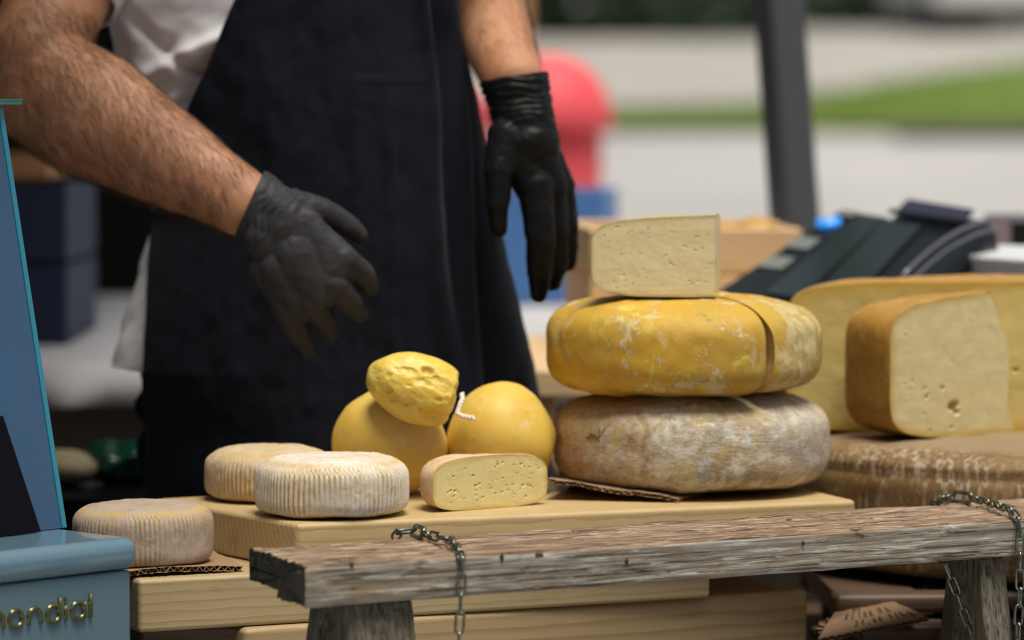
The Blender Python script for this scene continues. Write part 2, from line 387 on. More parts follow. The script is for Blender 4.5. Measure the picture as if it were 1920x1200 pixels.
MT['chrome'] = simple('olive letter enamel', (.085,.08,.018), .3, .2, .1)  # olive colour stands in for the reflection inside the letters
MT['chrome_rim'] = simple('bright chrome', (.34,.33,.20), .16, 1.0, .05)
MT['ink'] = simple('black marker ink', (.03,.02,.015), .7)
MT['black_plastic'] = simple('black plastic', (.005,.007,.008), .32, 0, .3, 40, Specular_IOR_Level=.2)
MT['grey_plastic'] = simple('grey key plastic', (.18,.20,.19), .5)
MT['green_glass'] = simple('dark green glossy panel', (.010,.020,.019), .22, Specular_IOR_Level=.35)
MT['lcd'] = simple('violet display glass', (.016,.014,.045), .12)
MT['silver'] = simple('silver plastic trim', (.20,.21,.25), .35, .6)
MT['white_plastic'] = simple('white plastic', (.75,.77,.80), .4)
MT['blue_plastic'] = simple('bright blue plastic', (.07,.19,.47), .45, bump=.1)
MT['dull_blue'] = simple('dark blue plastic', (.008,.021,.06), .6)
MT['red'] = simple('red enamelled plastic', (.86,.09,.11), .6)
MT['post'] = simple('dark grey painted steel', (.085,.092,.105), .42, .1)
MT['tan_wood'] = simple('tan timber', (.55,.27,.11), .7)
MT['leaf'] = simple('dark hedge leaves', (.022,.055,.018), .6, 0, .5, 3)
MT['grass'] = simple('mown grass', (.22,.32,.06), .8, 0, .35, 2)
MT['soil'] = simple('dark soil', (.07,.055,.04), .95)
MT['lemon'] = simple('pale yellow rind', (.42,.36,.20), .6)
MT['amber'] = simple('amber cheese rind', (.55,.30,.06), .5)
MT['green_bag'] = simple('dark green plastic film', (.006,.06,.035), .25, bump=.8, bscale=60)
def asphalt(name, col):
    m = Mat(name, .9); a = m.noise(m.vec(), .35, 4); f = m.noise(m.vec(), 30, 4, .7); g = m.vor(m.vec(), 90)
    c = m.mix(m.ramp(a, [(.35, 0), (.7, 1)]), col, tuple(x*.8 for x in col)); c = m.mix(m.ramp(f, [(.5, 0), (.7, .3)]), c, tuple(x*.6 for x in col))
    m.set('Base Color', c); m.bump(g, .4, .004); return m.m
MT['paving'] = asphalt('pale grey paving', (.42,.41,.405))
MT['road'] = asphalt('pale worn road', (.38,.36,.335))
MT['brick'] = simple('dark red brick', (.20,.12,.09), .9)
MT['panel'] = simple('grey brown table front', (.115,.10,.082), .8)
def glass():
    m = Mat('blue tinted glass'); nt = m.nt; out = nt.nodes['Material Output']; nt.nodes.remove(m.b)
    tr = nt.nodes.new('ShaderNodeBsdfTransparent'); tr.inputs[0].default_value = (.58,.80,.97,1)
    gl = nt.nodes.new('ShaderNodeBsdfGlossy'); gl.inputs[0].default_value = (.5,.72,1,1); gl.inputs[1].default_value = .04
    df = nt.nodes.new('ShaderNodeBsdfDiffuse'); df.inputs[0].default_value = (.20,.42,.70,1)  # pale blue diffuse stands in for the sky's reflection on the glass
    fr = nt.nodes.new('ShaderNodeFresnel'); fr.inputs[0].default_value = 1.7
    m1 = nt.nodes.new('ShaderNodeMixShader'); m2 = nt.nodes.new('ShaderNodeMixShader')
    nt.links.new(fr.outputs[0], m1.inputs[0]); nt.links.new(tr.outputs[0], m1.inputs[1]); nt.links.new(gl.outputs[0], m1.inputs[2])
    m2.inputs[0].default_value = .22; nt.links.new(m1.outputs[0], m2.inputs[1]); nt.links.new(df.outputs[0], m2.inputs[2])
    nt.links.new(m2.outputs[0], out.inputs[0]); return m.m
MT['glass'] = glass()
MT['glass_edge'] = simple('cyan glass edge', (.02,.24,.36), .12, 0, .2, Coat_Weight=.6)
MT['glass_green'] = simple('green glass edge', (.02,.16,.13), .12, 0, .2, Coat_Weight=.6)

# ================================================================== setting: terrain
def terr(y): return 0 if y < 12 else (.05*(y-12) if y < 80 else 3.4)
def sheet(name, pts_fn, nx, ny, mat, dz, kind='structure'):
    V = []
    for i in range(nx):
        for j in range(ny):
            x, y = pts_fn(i/(nx-1), j/(ny-1)); V.append((x, y, terr(y)+dz))
    o = mesh(name, V, grid_faces(nx, ny), mat); o['kind'] = kind; return o
ys = [-40, -10, 0, 6, 12, 20, 30, 45, 60, 80, 150, 600]
V = []; 
for x in (-600, -60, -20, -5, 0, 5, 20, 60, 600):
    for y in ys: V.append((x, y, terr(y)))
g = mesh('ground', V, grid_faces(9, len(ys)), MT['paving'], smooth=False); g['kind'] = 'structure'
sheet('road', lambda u, v: (-60+160*u, 33+v*(28+0) + (u-.375)*0), 12, 12, MT['road'], .004)
GX = [-10, .0, .95, 2.12, 2.76, 4.2, 6.2, 14]; GT = [31.6, 32.4, 32.9, 33.5, 35.5, 39.5, 44.6, 62]
grass_bed = sheet('lawn', lambda u, v: ((lambda x: (x, 30.6 + v*(interp(x, GX, GT)-30.6)))(-10+24*u)), 60, 8, MT['grass'], .05)
sheet('soil_bed', lambda u, v: (3.1+4*u, 29.6+1.5*v*math.sin(PI*min(1,u*1.2+.1))**.3), 12, 4, MT['soil'], .06)
# grass blades (uncountable)
V, Fc = [], []
for k in range(9000):
    x = random.uniform(-1, 8); y = 30.6 + random.random()*(interp(x, GX, GT)-30.6); z = terr(y)+.05
    a = random.random()*PI; h = random.uniform(.05,.12); w = .012
    b = len(V); V += [(x-w*math.cos(a), y-w*math.sin(a), z), (x+w*math.cos(a), y+w*math.sin(a), z), (x+random.uniform(-.04,.04), y, z+h)]; Fc.append((b, b+1, b+2))
tag(mesh('grass', V, Fc, MT['grass'], smooth=False), 'mown green grass on the verge between the pavings', kind='stuff')

def hedge(name, label, x0, x1, yc, depth, h, n, group=None):
    t = thing(name, label, 'hedge', ((x0+x1)/2, yc, terr(yc)), 0, group)
    V, Fc = [], []; L = (x1-x0)/2
    cl = [(random.uniform(-L, L), random.uniform(-depth, depth), random.uniform(-.1, h), random.uniform(.5, 1.0)) for _ in range(int(L*14))]
    for k in range(n):
        cx, cy, cz, cr = random.choice(cl)
        d = Vector((random.gauss(0,1), random.gauss(0,1), random.gauss(0,1))).normalized()*cr*random.uniform(.75,1)
        p = Vector((cx, cy, cz)) + d
        if p.z < .05: p.z = .05
        a = Vector((random.gauss(0,1), random.gauss(0,1), random.gauss(0,1))).normalized(); b = a.orthogonal().normalized(); s = random.uniform(.07,.16)
        i = len(V); V += [p+a*s, p+b*s*.5, p-a*s, p-b*s*.5]; Fc.append((i, i+1, i+2, i+3))
    mesh('foliage', V, Fc, MT['leaf'], t, smooth=False)
    for k in range(int(L*1.2)+1):
        x = -L + (k+.5)*2*L/(int(L*1.2)+1)
        tube('trunk', [(x, 0, 0), (x+.05, 0, h*.4), (x, .1, h*.8)], [.09, .07, .04], MT['tan_wood'], t, 8)
    return t
hedge('hedge', 'long dark green hedge beyond the road, left of the tent post', -4, 3.7, 56, 1.0, 3.2, 34000)
hedge('hedge', 'low dark hedge beyond the road, right of the tent post', 4.2, 9.4, 61, .5, .45, 16000)
hedge('hedge', 'dark hedge further back behind the parked cars', 4.6, 18, 77, 1.2, 3.0, 14000)

def car(name, label, col, loc, rz, L=4.3):
    t = thing(name, label, 'car', loc, rz, 'cars parked beyond the road')
    pm = simple(label[:12]+' paint', col, .25, .2, .1, Coat_Weight=.6)
    prof = [(-L/2,.35),(-L/2,.75),(-L/2+.15,.95),(-L*.33,1.02),(-L*.20,1.42),(L*.12,1.46),(L*.30,1.0),(L/2-.2,.88),(L/2,.70),(L/2,.35)]
    bm = bmesh.new(); rings = []
    for yy, sc in ((-.86,.96),(-.78,1),(.78,1),(.86,.96)):
        rings.append([bm.verts.new((x*(.99 if abs(yy)>.8 else 1), yy*(1 if z < 1.05 else .82), .35+(z-.35)*sc)) for x, z in prof])
    for a, b in zip(rings, rings[1:]):
        for i in range(len(prof)): bm.faces.new((a[i], a[(i+1)%len(prof)], b[(i+1)%len(prof)], b[i]))
    bm.faces.new(rings[0]); bm.faces.new(rings[-1][::-1]); bmesh.ops.recalc_face_normals(bm, faces=bm.faces)
    bev(bm_obj('body', bm, pm, t), .05, 3, 25)
    gm = MT['lcd']
    for s in (-1, 1):
        for x0, x1 in ((-L*.22, -L*.05), (-L*.03, L*.16)):
            prism('window', [Vector((x0-.05, s*.80, 1.04)), Vector((x1+.05, s*.80, 1.04)), Vector((x1-.10, s*.715, 1.36)), Vector((x0+.05, s*.715, 1.36))], (0, s*.012, 0), gm, t, .004)
        for x in (-L*.31, L*.31):
            V, Fc = tube_arrays([(x, s*.68, .33), (x, s*.88, .33)], .33, 28); w = mesh('wheel', V, Fc, MT['black_plastic'], t)
            V, Fc = tube_arrays([(x, s*.86, .33), (x, s*.90, .33)], .21, 20); mesh('rim', V, Fc, MT['silver'], w)
        prism('headlight', [Vector((L/2-.02, s*.55, .70)), Vector((L/2-.02, s*.80, .70)), Vector((L/2-.06, s*.80, .82)), Vector((L/2-.06, s*.55, .82))], (.03,0,0), MT['white_plastic'], t, .004)
    return t
car('parked_car', 'black parked car behind the low hedge, right of the tent post', (.012,.012,.014), (5.6, 66, terr(66)), math.radians(6))
car('parked_car', 'white parked car at the top right in front of the low hedge', (.75,.74,.74), (6.95, 58.6, terr(58.6)), math.radians(-82))

# ---- brick building added out of view behind the camera to keep low sky light off the stall
bl_ = thing('building', 'brick building across the lane facing the market stall', 'building', (0, -5, 0))
box('wall', -14, 14, -6, 0, 0, 7.5, MT['brick'], bl_, 0)
for k in range(9):
    for zz_ in (1.0, 4.3):
        w_ = box('window', -12.6+3*k, -11.2+3*k, -.03, .05, zz_, zz_+1.7, MT['lcd'], bl_, 0)
        box('sill', -12.7+3*k, -11.1+3*k, .051, .16, zz_-.10, zz_-.01, MT['road'], bl_, 0)
# ---- bin, pole behind the seller
def lathe(prof, n=40, a0=0, a1=2*PI, closed=True):
    V = []; 
    for i in range(n):
        a = a0 + (a1-a0)*i/(n if closed else n-1)
        for r, z in prof: V.append((r*math.cos(a), r*math.sin(a), z))
    return V, grid_faces(n, len(prof), closed)
t = thing('litter_bin', 'red domed litter bin on the paving behind the gloved hand', 'litter bin', ((1018-960)/F*9, 9, 0))
V, Fc = lathe([(0,1.275),(.05,1.272),(.10,1.25),(.14,1.21),(.165,1.15),(.172,1.10),(.165,1.09),(.12,1.09)]); mesh('lid', V, Fc, MT['red'], t)
V, Fc = lathe([(.13,1.10),(.142,1.08),(.142,.9),(.13,.5),(.10,.35),(0,.35)]); mesh('container', V, Fc, MT['red'], t)
V, Fc = lathe([(.03,.36),(.03,.02),(.12,.02),(.12,0),(0,0)]); mesh('stand', V, Fc, MT['post'], t)
t = thing('timber_pole', 'tan timber pole standing behind the red bin', 'pole', ((962-960)/F*11, 11, 0))
tube('shaft', [(0,0,0), (0,0,1.3), (.01,0,3)], [.055,.052,.05], MT['tan_wood'], t, 14)

# ---- market tent: posts, roof, side wall (top cover and left wall unseen, added to block light)
tent = thing('market_tent', 'market tent with a leaning dark grey post and black side wall', 'tent', (0, 4.8, 0))
def post(x, y, lean=0.0):
    b = Vector((x, y-4.8, 0)); top = b + Vector((lean*2.35, 0, 2.35)); rt = Matrix.Rotation(math.radians(24), 3, 'Z')
    o = prism('post', [b+rt@Vector(q_) for q_ in ((-.026,-.026,0), (.026,-.026,0), (.026,.026,0), (-.026,.026,0))], top-b, MT['post'], tent, .006)
    return o
pb = P(1490, 410, 4.85); pt = P(1460, 0, 4.85); ln = (pt.x-pb.x)/(pt.z-pb.z)
post(pb.x - ln*pb.z, 4.85, ln); post(-2.3, 6.55, 0); post(2.6, 6.9, 0)
post(-2.85, 2.75, 0); post(-.42, 6.50, 0)
V = []
for i in range(40):
    for j in range(40):
        x = -3.0 + 2.70*i/39; y = -2.15 + 3.98*j/39; V.append((x, y, 2.28 + .30*min(1-abs(i/19.5-1), 1-abs(j/19.5-1))))
o = mesh('roof', V, grid_faces(40, 40), MT['roof_cloth'], tent); sm = o.modifiers.new('thick', 'SOLIDIFY'); sm.thickness = .002  # out of view, added with its valance to darken the stall's left side
o = mesh('side_wall', [(-2.94, -2.1+3.85*i/29, 2.3*j/5) for i in range(30) for j in range(6)], grid_faces(30, 6), MT['dark_cloth'], tent); sm = o.modifiers.new('thick', 'SOLIDIFY'); sm.thickness = .002  # left wall out of view, added to keep side skylight off the back table
for (xa_, ya_, xb_, yb_) in ((-3.0,-2.15,-.30,-2.15), (-3.0,-2.15,-3.0,1.83), (-.30,-2.15,-.30,1.83)):
    V = []
    for i in range(60):
        for j in range(4): f = i/59; V.append((xa_+(xb_-xa_)*f+.004*math.sin(f*60)*(ya_!=yb_), ya_+(yb_-ya_)*f+.004*math.sin(f*60)*(xa_!=xb_), 2.279-.22*j/3))
    o = mesh('valance', V, grid_faces(60, 4), MT['roof_cloth'], tent); sm = o.modifiers.new('thick', 'SOLIDIFY'); sm.thickness = .002
wv = [Vector((-2.9, 1.76, 0)), Vector((-.13, 1.76, 0)), Vector((-.13, 1.76, 2.3)), Vector((-2.9, 1.76, 2.3))]
V = []
for i in range(60):
    for j in range(12):
        x = -2.9 + 2.77*i/59; V.append((x, 1.76+.03*math.sin(x*19)+.015*math.sin(x*43+j*.2), 2.3*j/11))
o = mesh('side_wall', V, grid_faces(60, 12), MT['dark_cloth'], tent); sm = o.modifiers.new('thick', 'SOLIDIFY'); sm.thickness = .002

# ================================================================== tables
def table(name, label, x0, x1, y0, y1, z, mat, legmat, cat='table', rz=0, th=.03):
    t = thing(name, label, cat, ((x0+x1)/2, (y0+y1)/2, 0), rz); w, d = (x1-x0)/2, (y1-y0)/2
    box('tabletop', -w, w, -d, d, z-th, z, mat, t, .003)
    for sx in (-1, 1):
        for sy in (-1, 1): box('leg', sx*(w-.04)-.025, sx*(w-.04)+.025, sy*(d-.04)-.025, sy*(d-.04)+.025, 0, z-th, legmat, t, .003)
    return t
table('display_table', 'low wooden table carrying the board stack and cheeses', -.62, .95, 3.13, 3.95, .62, MT['brown_slat'], MT['brown_slat'])
# white cloth table behind the seller
bt = table('back_table', 'folding table under a white cloth behind the seller', -1.0, .62, 4.62, 6.26, .826, MT['white_plastic'], MT['post'], rz=0)
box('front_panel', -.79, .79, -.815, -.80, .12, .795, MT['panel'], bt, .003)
V = []; nx, ny = 90, 60
for i in range(nx):
    for j in range(ny):
        x = -1.02 + 1.66*i/(nx-1) ; s = j/(ny-1)*1.73+.31
        s = s - .31; dr = max(0, .05 - s); k = dr/.05
        if s < .05: V.append((x*(1+.01*k), 4.60 - .018*k*math.sin(x*34+1.3) - .02*k - .01*k*math.sin(x*77), .831 - dr))
        else: V.append((x, 4.60 + (s-.05), .831 + .001*math.sin(x*20+s*9)))
o = mesh('tablecloth', V, grid_faces(nx, ny), MT['tablecloth']); m_ = o.modifiers.new('thick', 'SOLIDIFY'); m_.thickness = .002
tag(o, 'white cloth draped over the back table with its front hanging', 'tablecloth')

# dark counter bottom left behind the cheese
cnt = thing('black_counter', 'low black counter left of the apron holding the green bag', 'counter', (-.46, 4.1, 0))
box('counter_top', -.26, .26, -.22, .2, .70, .74, MT['black_plastic'], cnt, .004)
box('cabinet', -.25, .25, -.2, .19, 0, .70, MT['black_plastic'], cnt, .004)
def lump(name, label, cat, loc, rad, mat, amp=.25, sc=18, parent=None, seed=0, n=48, group=None, rot=(0,0,0)):
    bm = bmesh.new(); bmesh.ops.create_uvsphere(bm, u_segments=n, v_segments=n//2, radius=1)
    for v in bm.verts:
        k = 1 + amp*fbm(v.co.x+seed, v.co.y+seed*2, v.co.z, sc/10, 4); v.co = Vector((v.co.x*rad[0]*k, v.co.y*rad[1]*k, v.co.z*rad[2]*k))
    o = bm_obj(name, bm, mat, parent, True); o.location = loc; o.rotation_euler = rot
    if parent is None: tag(o, label, cat, group)
    return o
p = P(228, 868, 4.0); lump('plastic_bag', 'crumpled dark green plastic bag on the black counter', 'bag', (p.x, 4.02, .74+.024), (.044,.04,.025), MT['green_bag'], .35, 16, seed=3)
p = P(112, 892, 4.0); lump('small_cheese', 'pale yellow small cheese on the black counter beside the green bag', 'cheese', (p.x, 4.0, .74+.019), (.045,.04,.02), MT['lemon'], .08, 10, seed=5)

# left background: blue crates with a tan board
def crate(name, label, x0, x1, y0, y1, z0, z1, mat, cat='crate', rz=0, n=3, th=.012, group=None):
    cx, cy = (x0+x1)/2, (y0+y1)/2; t = thing(name, label, cat, (cx, cy, z0), rz, group); w, d, h = (x1-x0)/2, (y1-y0)/2, z1-z0
    ph = h/n
    for k in range(n):
        a, b = k*ph + .002, (k+1)*ph - .002
        box('plank', -w, w, -d, -d+th, a, b, mat, t, .002); box('plank', -w, w, d-th, d, a, b, mat, t, .002)
        box('plank', -w, -w+th, -d+th+.001, d-th-.001, a, b, mat, t, .002); box('plank', w-th, w, -d+th+.001, d-th-.001, a, b, mat, t, .002)
    box('base', -w+th+.001, w-th-.001, -d+th+.001, d-th-.001, .002, .012, mat, t, .001)
    return t
def lerp(a, b, k): return a+(b-a)*k
c0 = P(-70, 340, 5.0); c1 = P(133, 340, 5.0)
crate('plastic_crate', 'dark blue crate on the white table seen beside the glass, lower one', c0.x, c1.x, 4.95, 5.3, .833, .94, MT['dull_blue'], n=1, group='dark blue crates on the back table')
crate('plastic_crate', 'dark blue crate stacked on top of another behind the hairy forearm', c0.x, c1.x, 4.95, 5.3, .942, 1.05, MT['dull_blue'], n=1, group='dark blue crates on the back table')
o = box('wooden_board', c0.x-.01, P(98,300,5).x, 4.96, 5.28, 1.052, 1.085, MT['tan_wood']); tag(o, 'tan board lying on top of the dark blue crates', 'board')

# blue box & wooden crates right
b0 = P(860, 350, 5.15)
b = crate('blue_box', 'bright blue plastic box on the white cloth behind the hanging hand', P(880,350,6.0).x, P(1150,350,6.0).x, 5.93, 6.2, .834, 1.018, MT['blue_plastic'], 'box', rz=math.radians(-6), n=1)
lc = crate('wooden_crate', 'shallow wooden crate under the open wooden crate', P(1046,600,4.2).x, .50, 4.12, 4.56, .868, .90, MT['crate'], n=1)
uc = crate('wooden_crate', 'open pale wooden crate behind the cut cheese wedge', P(1085,425,4.3).x, P(1478,425,4.3).x, 4.24, 4.60, .904, 1.012, MT['crate'], rz=math.radians(4), n=2)
for k, (px, Y) in enumerate(((1240, 4.42), (1340, 4.4), (1420, 4.46))):
    q = P(px, 420, Y); lump('small_cheese', ['amber round cheese inside the pale crate, left of three', 'amber round cheese in the middle of the pale crate', 'amber round cheese inside the pale crate, nearest the terminal'][k], 'cheese', (q.x, Y, .968), (.046,.046,.05), MT['amber'], .06, 10, seed=k+9, group='amber cheeses in the wooden crate')
table('folding_stand', 'wooden stand carrying the crates and the payment terminal', P(930,600,4).x, .95, 3.99, 4.60, .8665, MT['crate'], MT['crate'])
# block under the terminal
o = box('wooden_block', .20, .62, 3.99, 4.10, .8675, .915, MT['pine_c']); tag(o, 'low wooden block under the payment terminal', 'block')

# ---- payment terminal / register
tm = thing('cash_register', 'black cash register with blue round logo and violet display', 'cash register', (.38, 4.0, .915))
def L4(o4, pts): return [P(*q) - Vector((.38, 4.0, .915)) for q in pts]
kb = [(1322,552,3.93),(1500,572,3.86),(1672,402,4.08),(1575,388,4.16)]
prism('keypad_body', L4(0, kb), (.02,.03,-.05), MT['black_plastic'], tm, .012, 5)
def quad_on(name, base, u0, u1, v0, v1, mat, lift=.003, th=.002):
    A, B, C, D = [P(*q) - Vector((.38,4.0,.915)) for q in base]
    nrm = (B-A).cross(D-A).normalized()
    if nrm.y > 0: nrm = -nrm
    def at(u, v): return A*(1-u)*(1-v) + B*u*(1-v) + C*u*v + D*(1-u)*v + nrm*lift
    return prism(name, [at(u0,v0), at(u1,v0), at(u1,v1), at(u0,v1)], -nrm*th, mat, tm, .0008, 2)
quad_on('screen_cover', kb, .56, .97, .05, .93, MT['green_glass'])
quad_on('label_plate', kb, .12, .42, .30, .42, MT['grey_plastic']); quad_on('label_plate', kb, .10, .42, .52, .64, MT['grey_plastic']); quad_on('label_plate', kb, .14, .46, .90, .96, MT['grey_plastic'])
A_ = P(1563, 428, 4.05) - Vector((.38,4.0,.915))
A, B, C, D = [P(*q) - Vector((.38,4.0,.915)) for q in kb]; nrm = (B-A).cross(D-A).normalized(); nrm = -nrm if nrm.y > 0 else nrm
ctr = A*.75*.2 + B*.25*.2 + C*.25*.8 + D*.75*.8
bl = Mat('lit blue button', .3); bl.set('Base Color', (.02,.25,.8)); bl.set('Emission Color', (.03,.32,1.0)); bl.set('Emission Strength', .55)
du = (C-D).normalized()
tube('logo_button', [ctr+nrm*.002, ctr+nrm*.006], .0140, bl.m, tm, 28)
for k in range(4):
    a = k*PI/4; v2 = du*math.cos(a) + nrm.cross(du)*math.sin(a)
    tube('logo_ray', [ctr+nrm*.007-v2*.007, ctr+nrm*.007+v2*.007], .0008, MT['white_plastic'], tm, 6)
du_ = [(1490,572,3.88),(1745,572,3.82),(1868,408,4.02),(1690,378,4.12)]
prism('display_body', L4(0, du_), (.02,.04,-.075), MT['black_plastic'], tm, .016, 6)
def quad2(name, u0, u1, v0, v1, mat, lift=.004): 
    return quad_on(name, du_, u0, u1, v0, v1, mat, lift)
quad2('screen_cover', .03, .42, .10, .80, MT['green_glass']); quad2('display', .10, .80, .86, .98, MT['lcd'], .008)
quad2('display_bezel', .05, .86, .82, .855, MT['black_plastic'], .010)
cv = [P(1690+16.5*k, 520-18*k*(1-.040*k), 3.80+.016*k) - Vector((.38,4.0,.915)) for k in range(11)]
tube('side_rail', cv, .0022, MT['silver'], tm, 10); tube('side_rail', [q_+Vector((.006,0,-.009)) for q_ in cv], .0018, MT['silver'], tm, 8)
box('base', -.11, .24, -.04, .09, .001, .02, MT['black_plastic'], tm, .004)
q = P(1880, 500, 3.9)
o = prism('tray', [P(1815,478,3.95), P(1990,490,3.80), P(2000,462,4.05), P(1850,458,4.15)], (0,0,-.035), MT['white_plastic'], None, .004); tag(o, 'white tray with pale rim at the right edge behind the cheese', 'tray')
o = box('black_box', P(1835,500,3.95).x, .75, 3.995, 4.12, .8675, P(1900,500,3.95).z-.012, MT['black_plastic']); tag(o, 'black box under the white tray at the right edge', 'box')
o = box('dark_case', P(1885,430,4.4).x, .95, 4.35, 4.6, .8675, P(1900,410,4.4).z, MT['green_glass']); tag(o, 'dark green case behind the white tray at the far right', 'case')

# ================================================================== board stack
def board(name, label, FL, FR, BR, BL, z0, z1, mat, bevel=.004, cat='board', group='wooden boards in the stack'):
    a = math.atan2(FR[1]-FL[1], FR[0]-FL[0]); M_ = Matrix.Rotation(-a, 3, 'Z')
    pts = [M_ @ Vector((q[0]-FL[0], q[1]-FL[1], z1-z0)) for q in (FL, FR, BR, BL)]
    o = prism(name, pts, (0,0,-(z1-z0)), mat, None, bevel, 4); o.location = (FL[0], FL[1], z0); o.rotation_euler = (0,0,a)
    return tag(o, label, cat, group)
board('cutting_board', 'thick pine board on top of the stack, carrying the round cheeses', (-.181,3.10), (.307,3.29), (.205,3.56), (-.318,3.305), .7605, .80, MT['pine'], .0045)
board('cutting_board', 'pale pine board in the middle of the stack, under the cardboard', (-.308,3.04), (.176,3.262), (.03,3.58), (-.452,3.36), .716, .76, MT['pine_b'], .004)
board('cutting_board', 'lowest wide pine board of the stack', (-.223,3.068), (.268,3.322), (.12,3.61), (-.37,3.36), .651, .7155, MT['pine_c'], .006)
o = board('wooden_block', 'dark brown timber under the left end of the stack', (-.31,3.075), (-.2245,3.085), (-.375,3.36), (-.43,3.34), .651, .7155, MT['brown_slat'], .003, 'block', None)
box_ = board('base_board', 'brown board under the whole board stack', (-.34,3.14), (.24,3.42), (.14,3.66), (-.44,3.40), .6205, .650, MT['brown_slat'], .003, 'board', None)
# brown slatted trays under the big wheel
for k, (z0, z1, y0) in enumerate(((.693,.711,3.335), (.668,.689,3.29), (.640,.664,3.26))):
    t = thing('slat_tray', ['brown wooden tray directly under the large aged wheel', 'brown wooden tray, second under the large aged wheel', 'brown wooden tray, lowest under the large aged wheel'][k], 'tray', (.60, y0, z0), math.radians(3), 'brown trays under the aged wheel')
    x0 = -.31+.02*k
    box('front_rail', x0, .36, 0, .035, 0, z1-z0, MT['brown_slat'], t, .006, 4); box('back_rail', x0, .36, .40, .435, 0, z1-z0, MT['brown_slat'], t, .006, 4)
    for j in range(6): box('slat', x0+.004+j*.115, x0+.08+j*.115, .036, .399, .004, z1-z0-.001, MT['brown_slat'], t, .002)
o = box('wooden_block', .28, .98, 3.33, 3.72, .6205, .6395, MT['brown_slat'], None, .003); tag(o, 'dark wooden plinth under the brown trays', 'block')

# ================================================================== cheeses
def superprofile(R, h, n=3.0, nb=None, m=64):
    """closed half profile top-axis -> rim -> bottom-axis, resampled by arc length"""
    t = np.linspace(PI/2, -PI/2, 800); c = np.cos(t); s = np.sin(t)
    nn = np.where(s >= 0, n, nb or n); r = R*np.abs(c)**(2/nn); z = h/2*np.sign(s)*np.abs(s)**(2/nn)
    L = np.concatenate([[0], np.cumsum(np.hypot(np.diff(r), np.diff(z)))]); q = np.linspace(0, L[-1], m)
    return np.stack([np.interp(q, L, r), np.interp(q, L, z) + h/2], 1)
def revolve(prof, a0, a1, nang, disp=None, closed=True):
    m = len(prof); th = np.linspace(a0, a1, nang, endpoint=not closed)
    T, I = np.meshgrid(th, np.arange(m), indexing='ij'); r = prof[I, 0].copy(); z = prof[I, 1].copy()
    dp = np.gradient(prof, axis=0); nr, nz = -dp[:,1], dp[:,0]; ln = np.hypot(nr, nz)+1e-9; nr, nz = nr/ln, nz/ln
    att = {}
    if disp is not None:
        d, att = disp(r, z, T, nr[I], nz[I])
        if not closed:   # the rind meets the flat cut cleanly
            fd_ = np.clip(np.minimum(T-a0, a1-T)*np.maximum(r, .01)/.004, 0, 1); d = np.where(d > 0, d*fd_, d*(.35+.65*fd_))
        r = r + d*nr[I]; z = z + d*nz[I]; r = np.maximum(r, 0)
    V = np.stack([r*np.cos(T), r*np.sin(T), z], -1).reshape(-1, 3)
    return V, grid_faces(nang, m, closed), {k: v.reshape(-1) for k, v in att.items()}
def nz3(X, Y, Z, sc, seed=0, oct=3):
    out = np.empty(X.size); xf, yf, zf = X.ravel()*sc+seed, Y.ravel()*sc+seed*1.7, Z.ravel()*sc-seed
    for i in range(X.size): out[i] = noise.fractal((xf[i], yf[i], zf[i]), 1.0, 2.0, oct)
    return out.reshape(X.shape)
def rib_disp(R, h, nrib=92, depth=.0017, lump=.0010, seed=0, sides=(.18,.86)):
    def f(r, z, T, nr, nzv):
        zz = z/h
        side = np.clip((r/R-.80)/.12, 0, 1)*np.clip((zz-.06)/.1, 0, 1)*np.clip((1.02-zz)/.05, 0, 1)
        wob = .09*np.sin(T*5+seed)+.06*np.sin(T*11+zz*3)
        tw = np.where(zz > .80, (1-np.clip(r/R, 0, 1))*9.0, 0)
        ph = np.cos((T + tw)*nrib + wob*6)
        g = np.clip((ph-.05)/.8, 0, 1)**1.0
        X, Y = r*np.cos(T), r*np.sin(T)
        n1 = nz3(X, Y, z, 28, seed, 2); n2 = nz3(X, Y, z, 160, seed+3, 2)
        top = np.clip((zz-.9)/.08, 0, 1)
        # concentric mesh marks on the top
        gt = np.clip((np.cos(r*2*PI/.0042)-.2)/.8, 0, 1)*top*.30
        amp = side*np.clip(.72+n1*1.6, .12, 1)
        edge = np.exp(-((zz-.93)/.05)**2)*np.clip((r/R-.75)/.1, 0, 1) + np.exp(-((zz-.03)/.05)**2)*np.clip((r/R-.5)/.2, 0, 1)*1.0
        gr = np.clip(g*amp + gt, 0, 1)
        return lump*n1*1.6 + .0004*n2 - depth*gr, {'groove': gr, 'edge': np.clip(edge, 0, 1)}
    return f
def lump_disp(R, h, amp=.003, sc=14, seed=0, fine=.0005, edge=True):
    def f(r, z, T, nr, nzv):
        X, Y = r*np.cos(T), r*np.sin(T)
        n1 = nz3(X, Y, z, sc, seed, 3); n2 = nz3(X, Y, z, sc*7, seed+5, 2); zz = z/h
        return amp*n1 + fine*n2, {'edge': np.exp(-((zz-1)/.05)**2)*np.clip((r/R-.8)/.1, 0, 1), 'groove': np.zeros_like(r)}
    return f
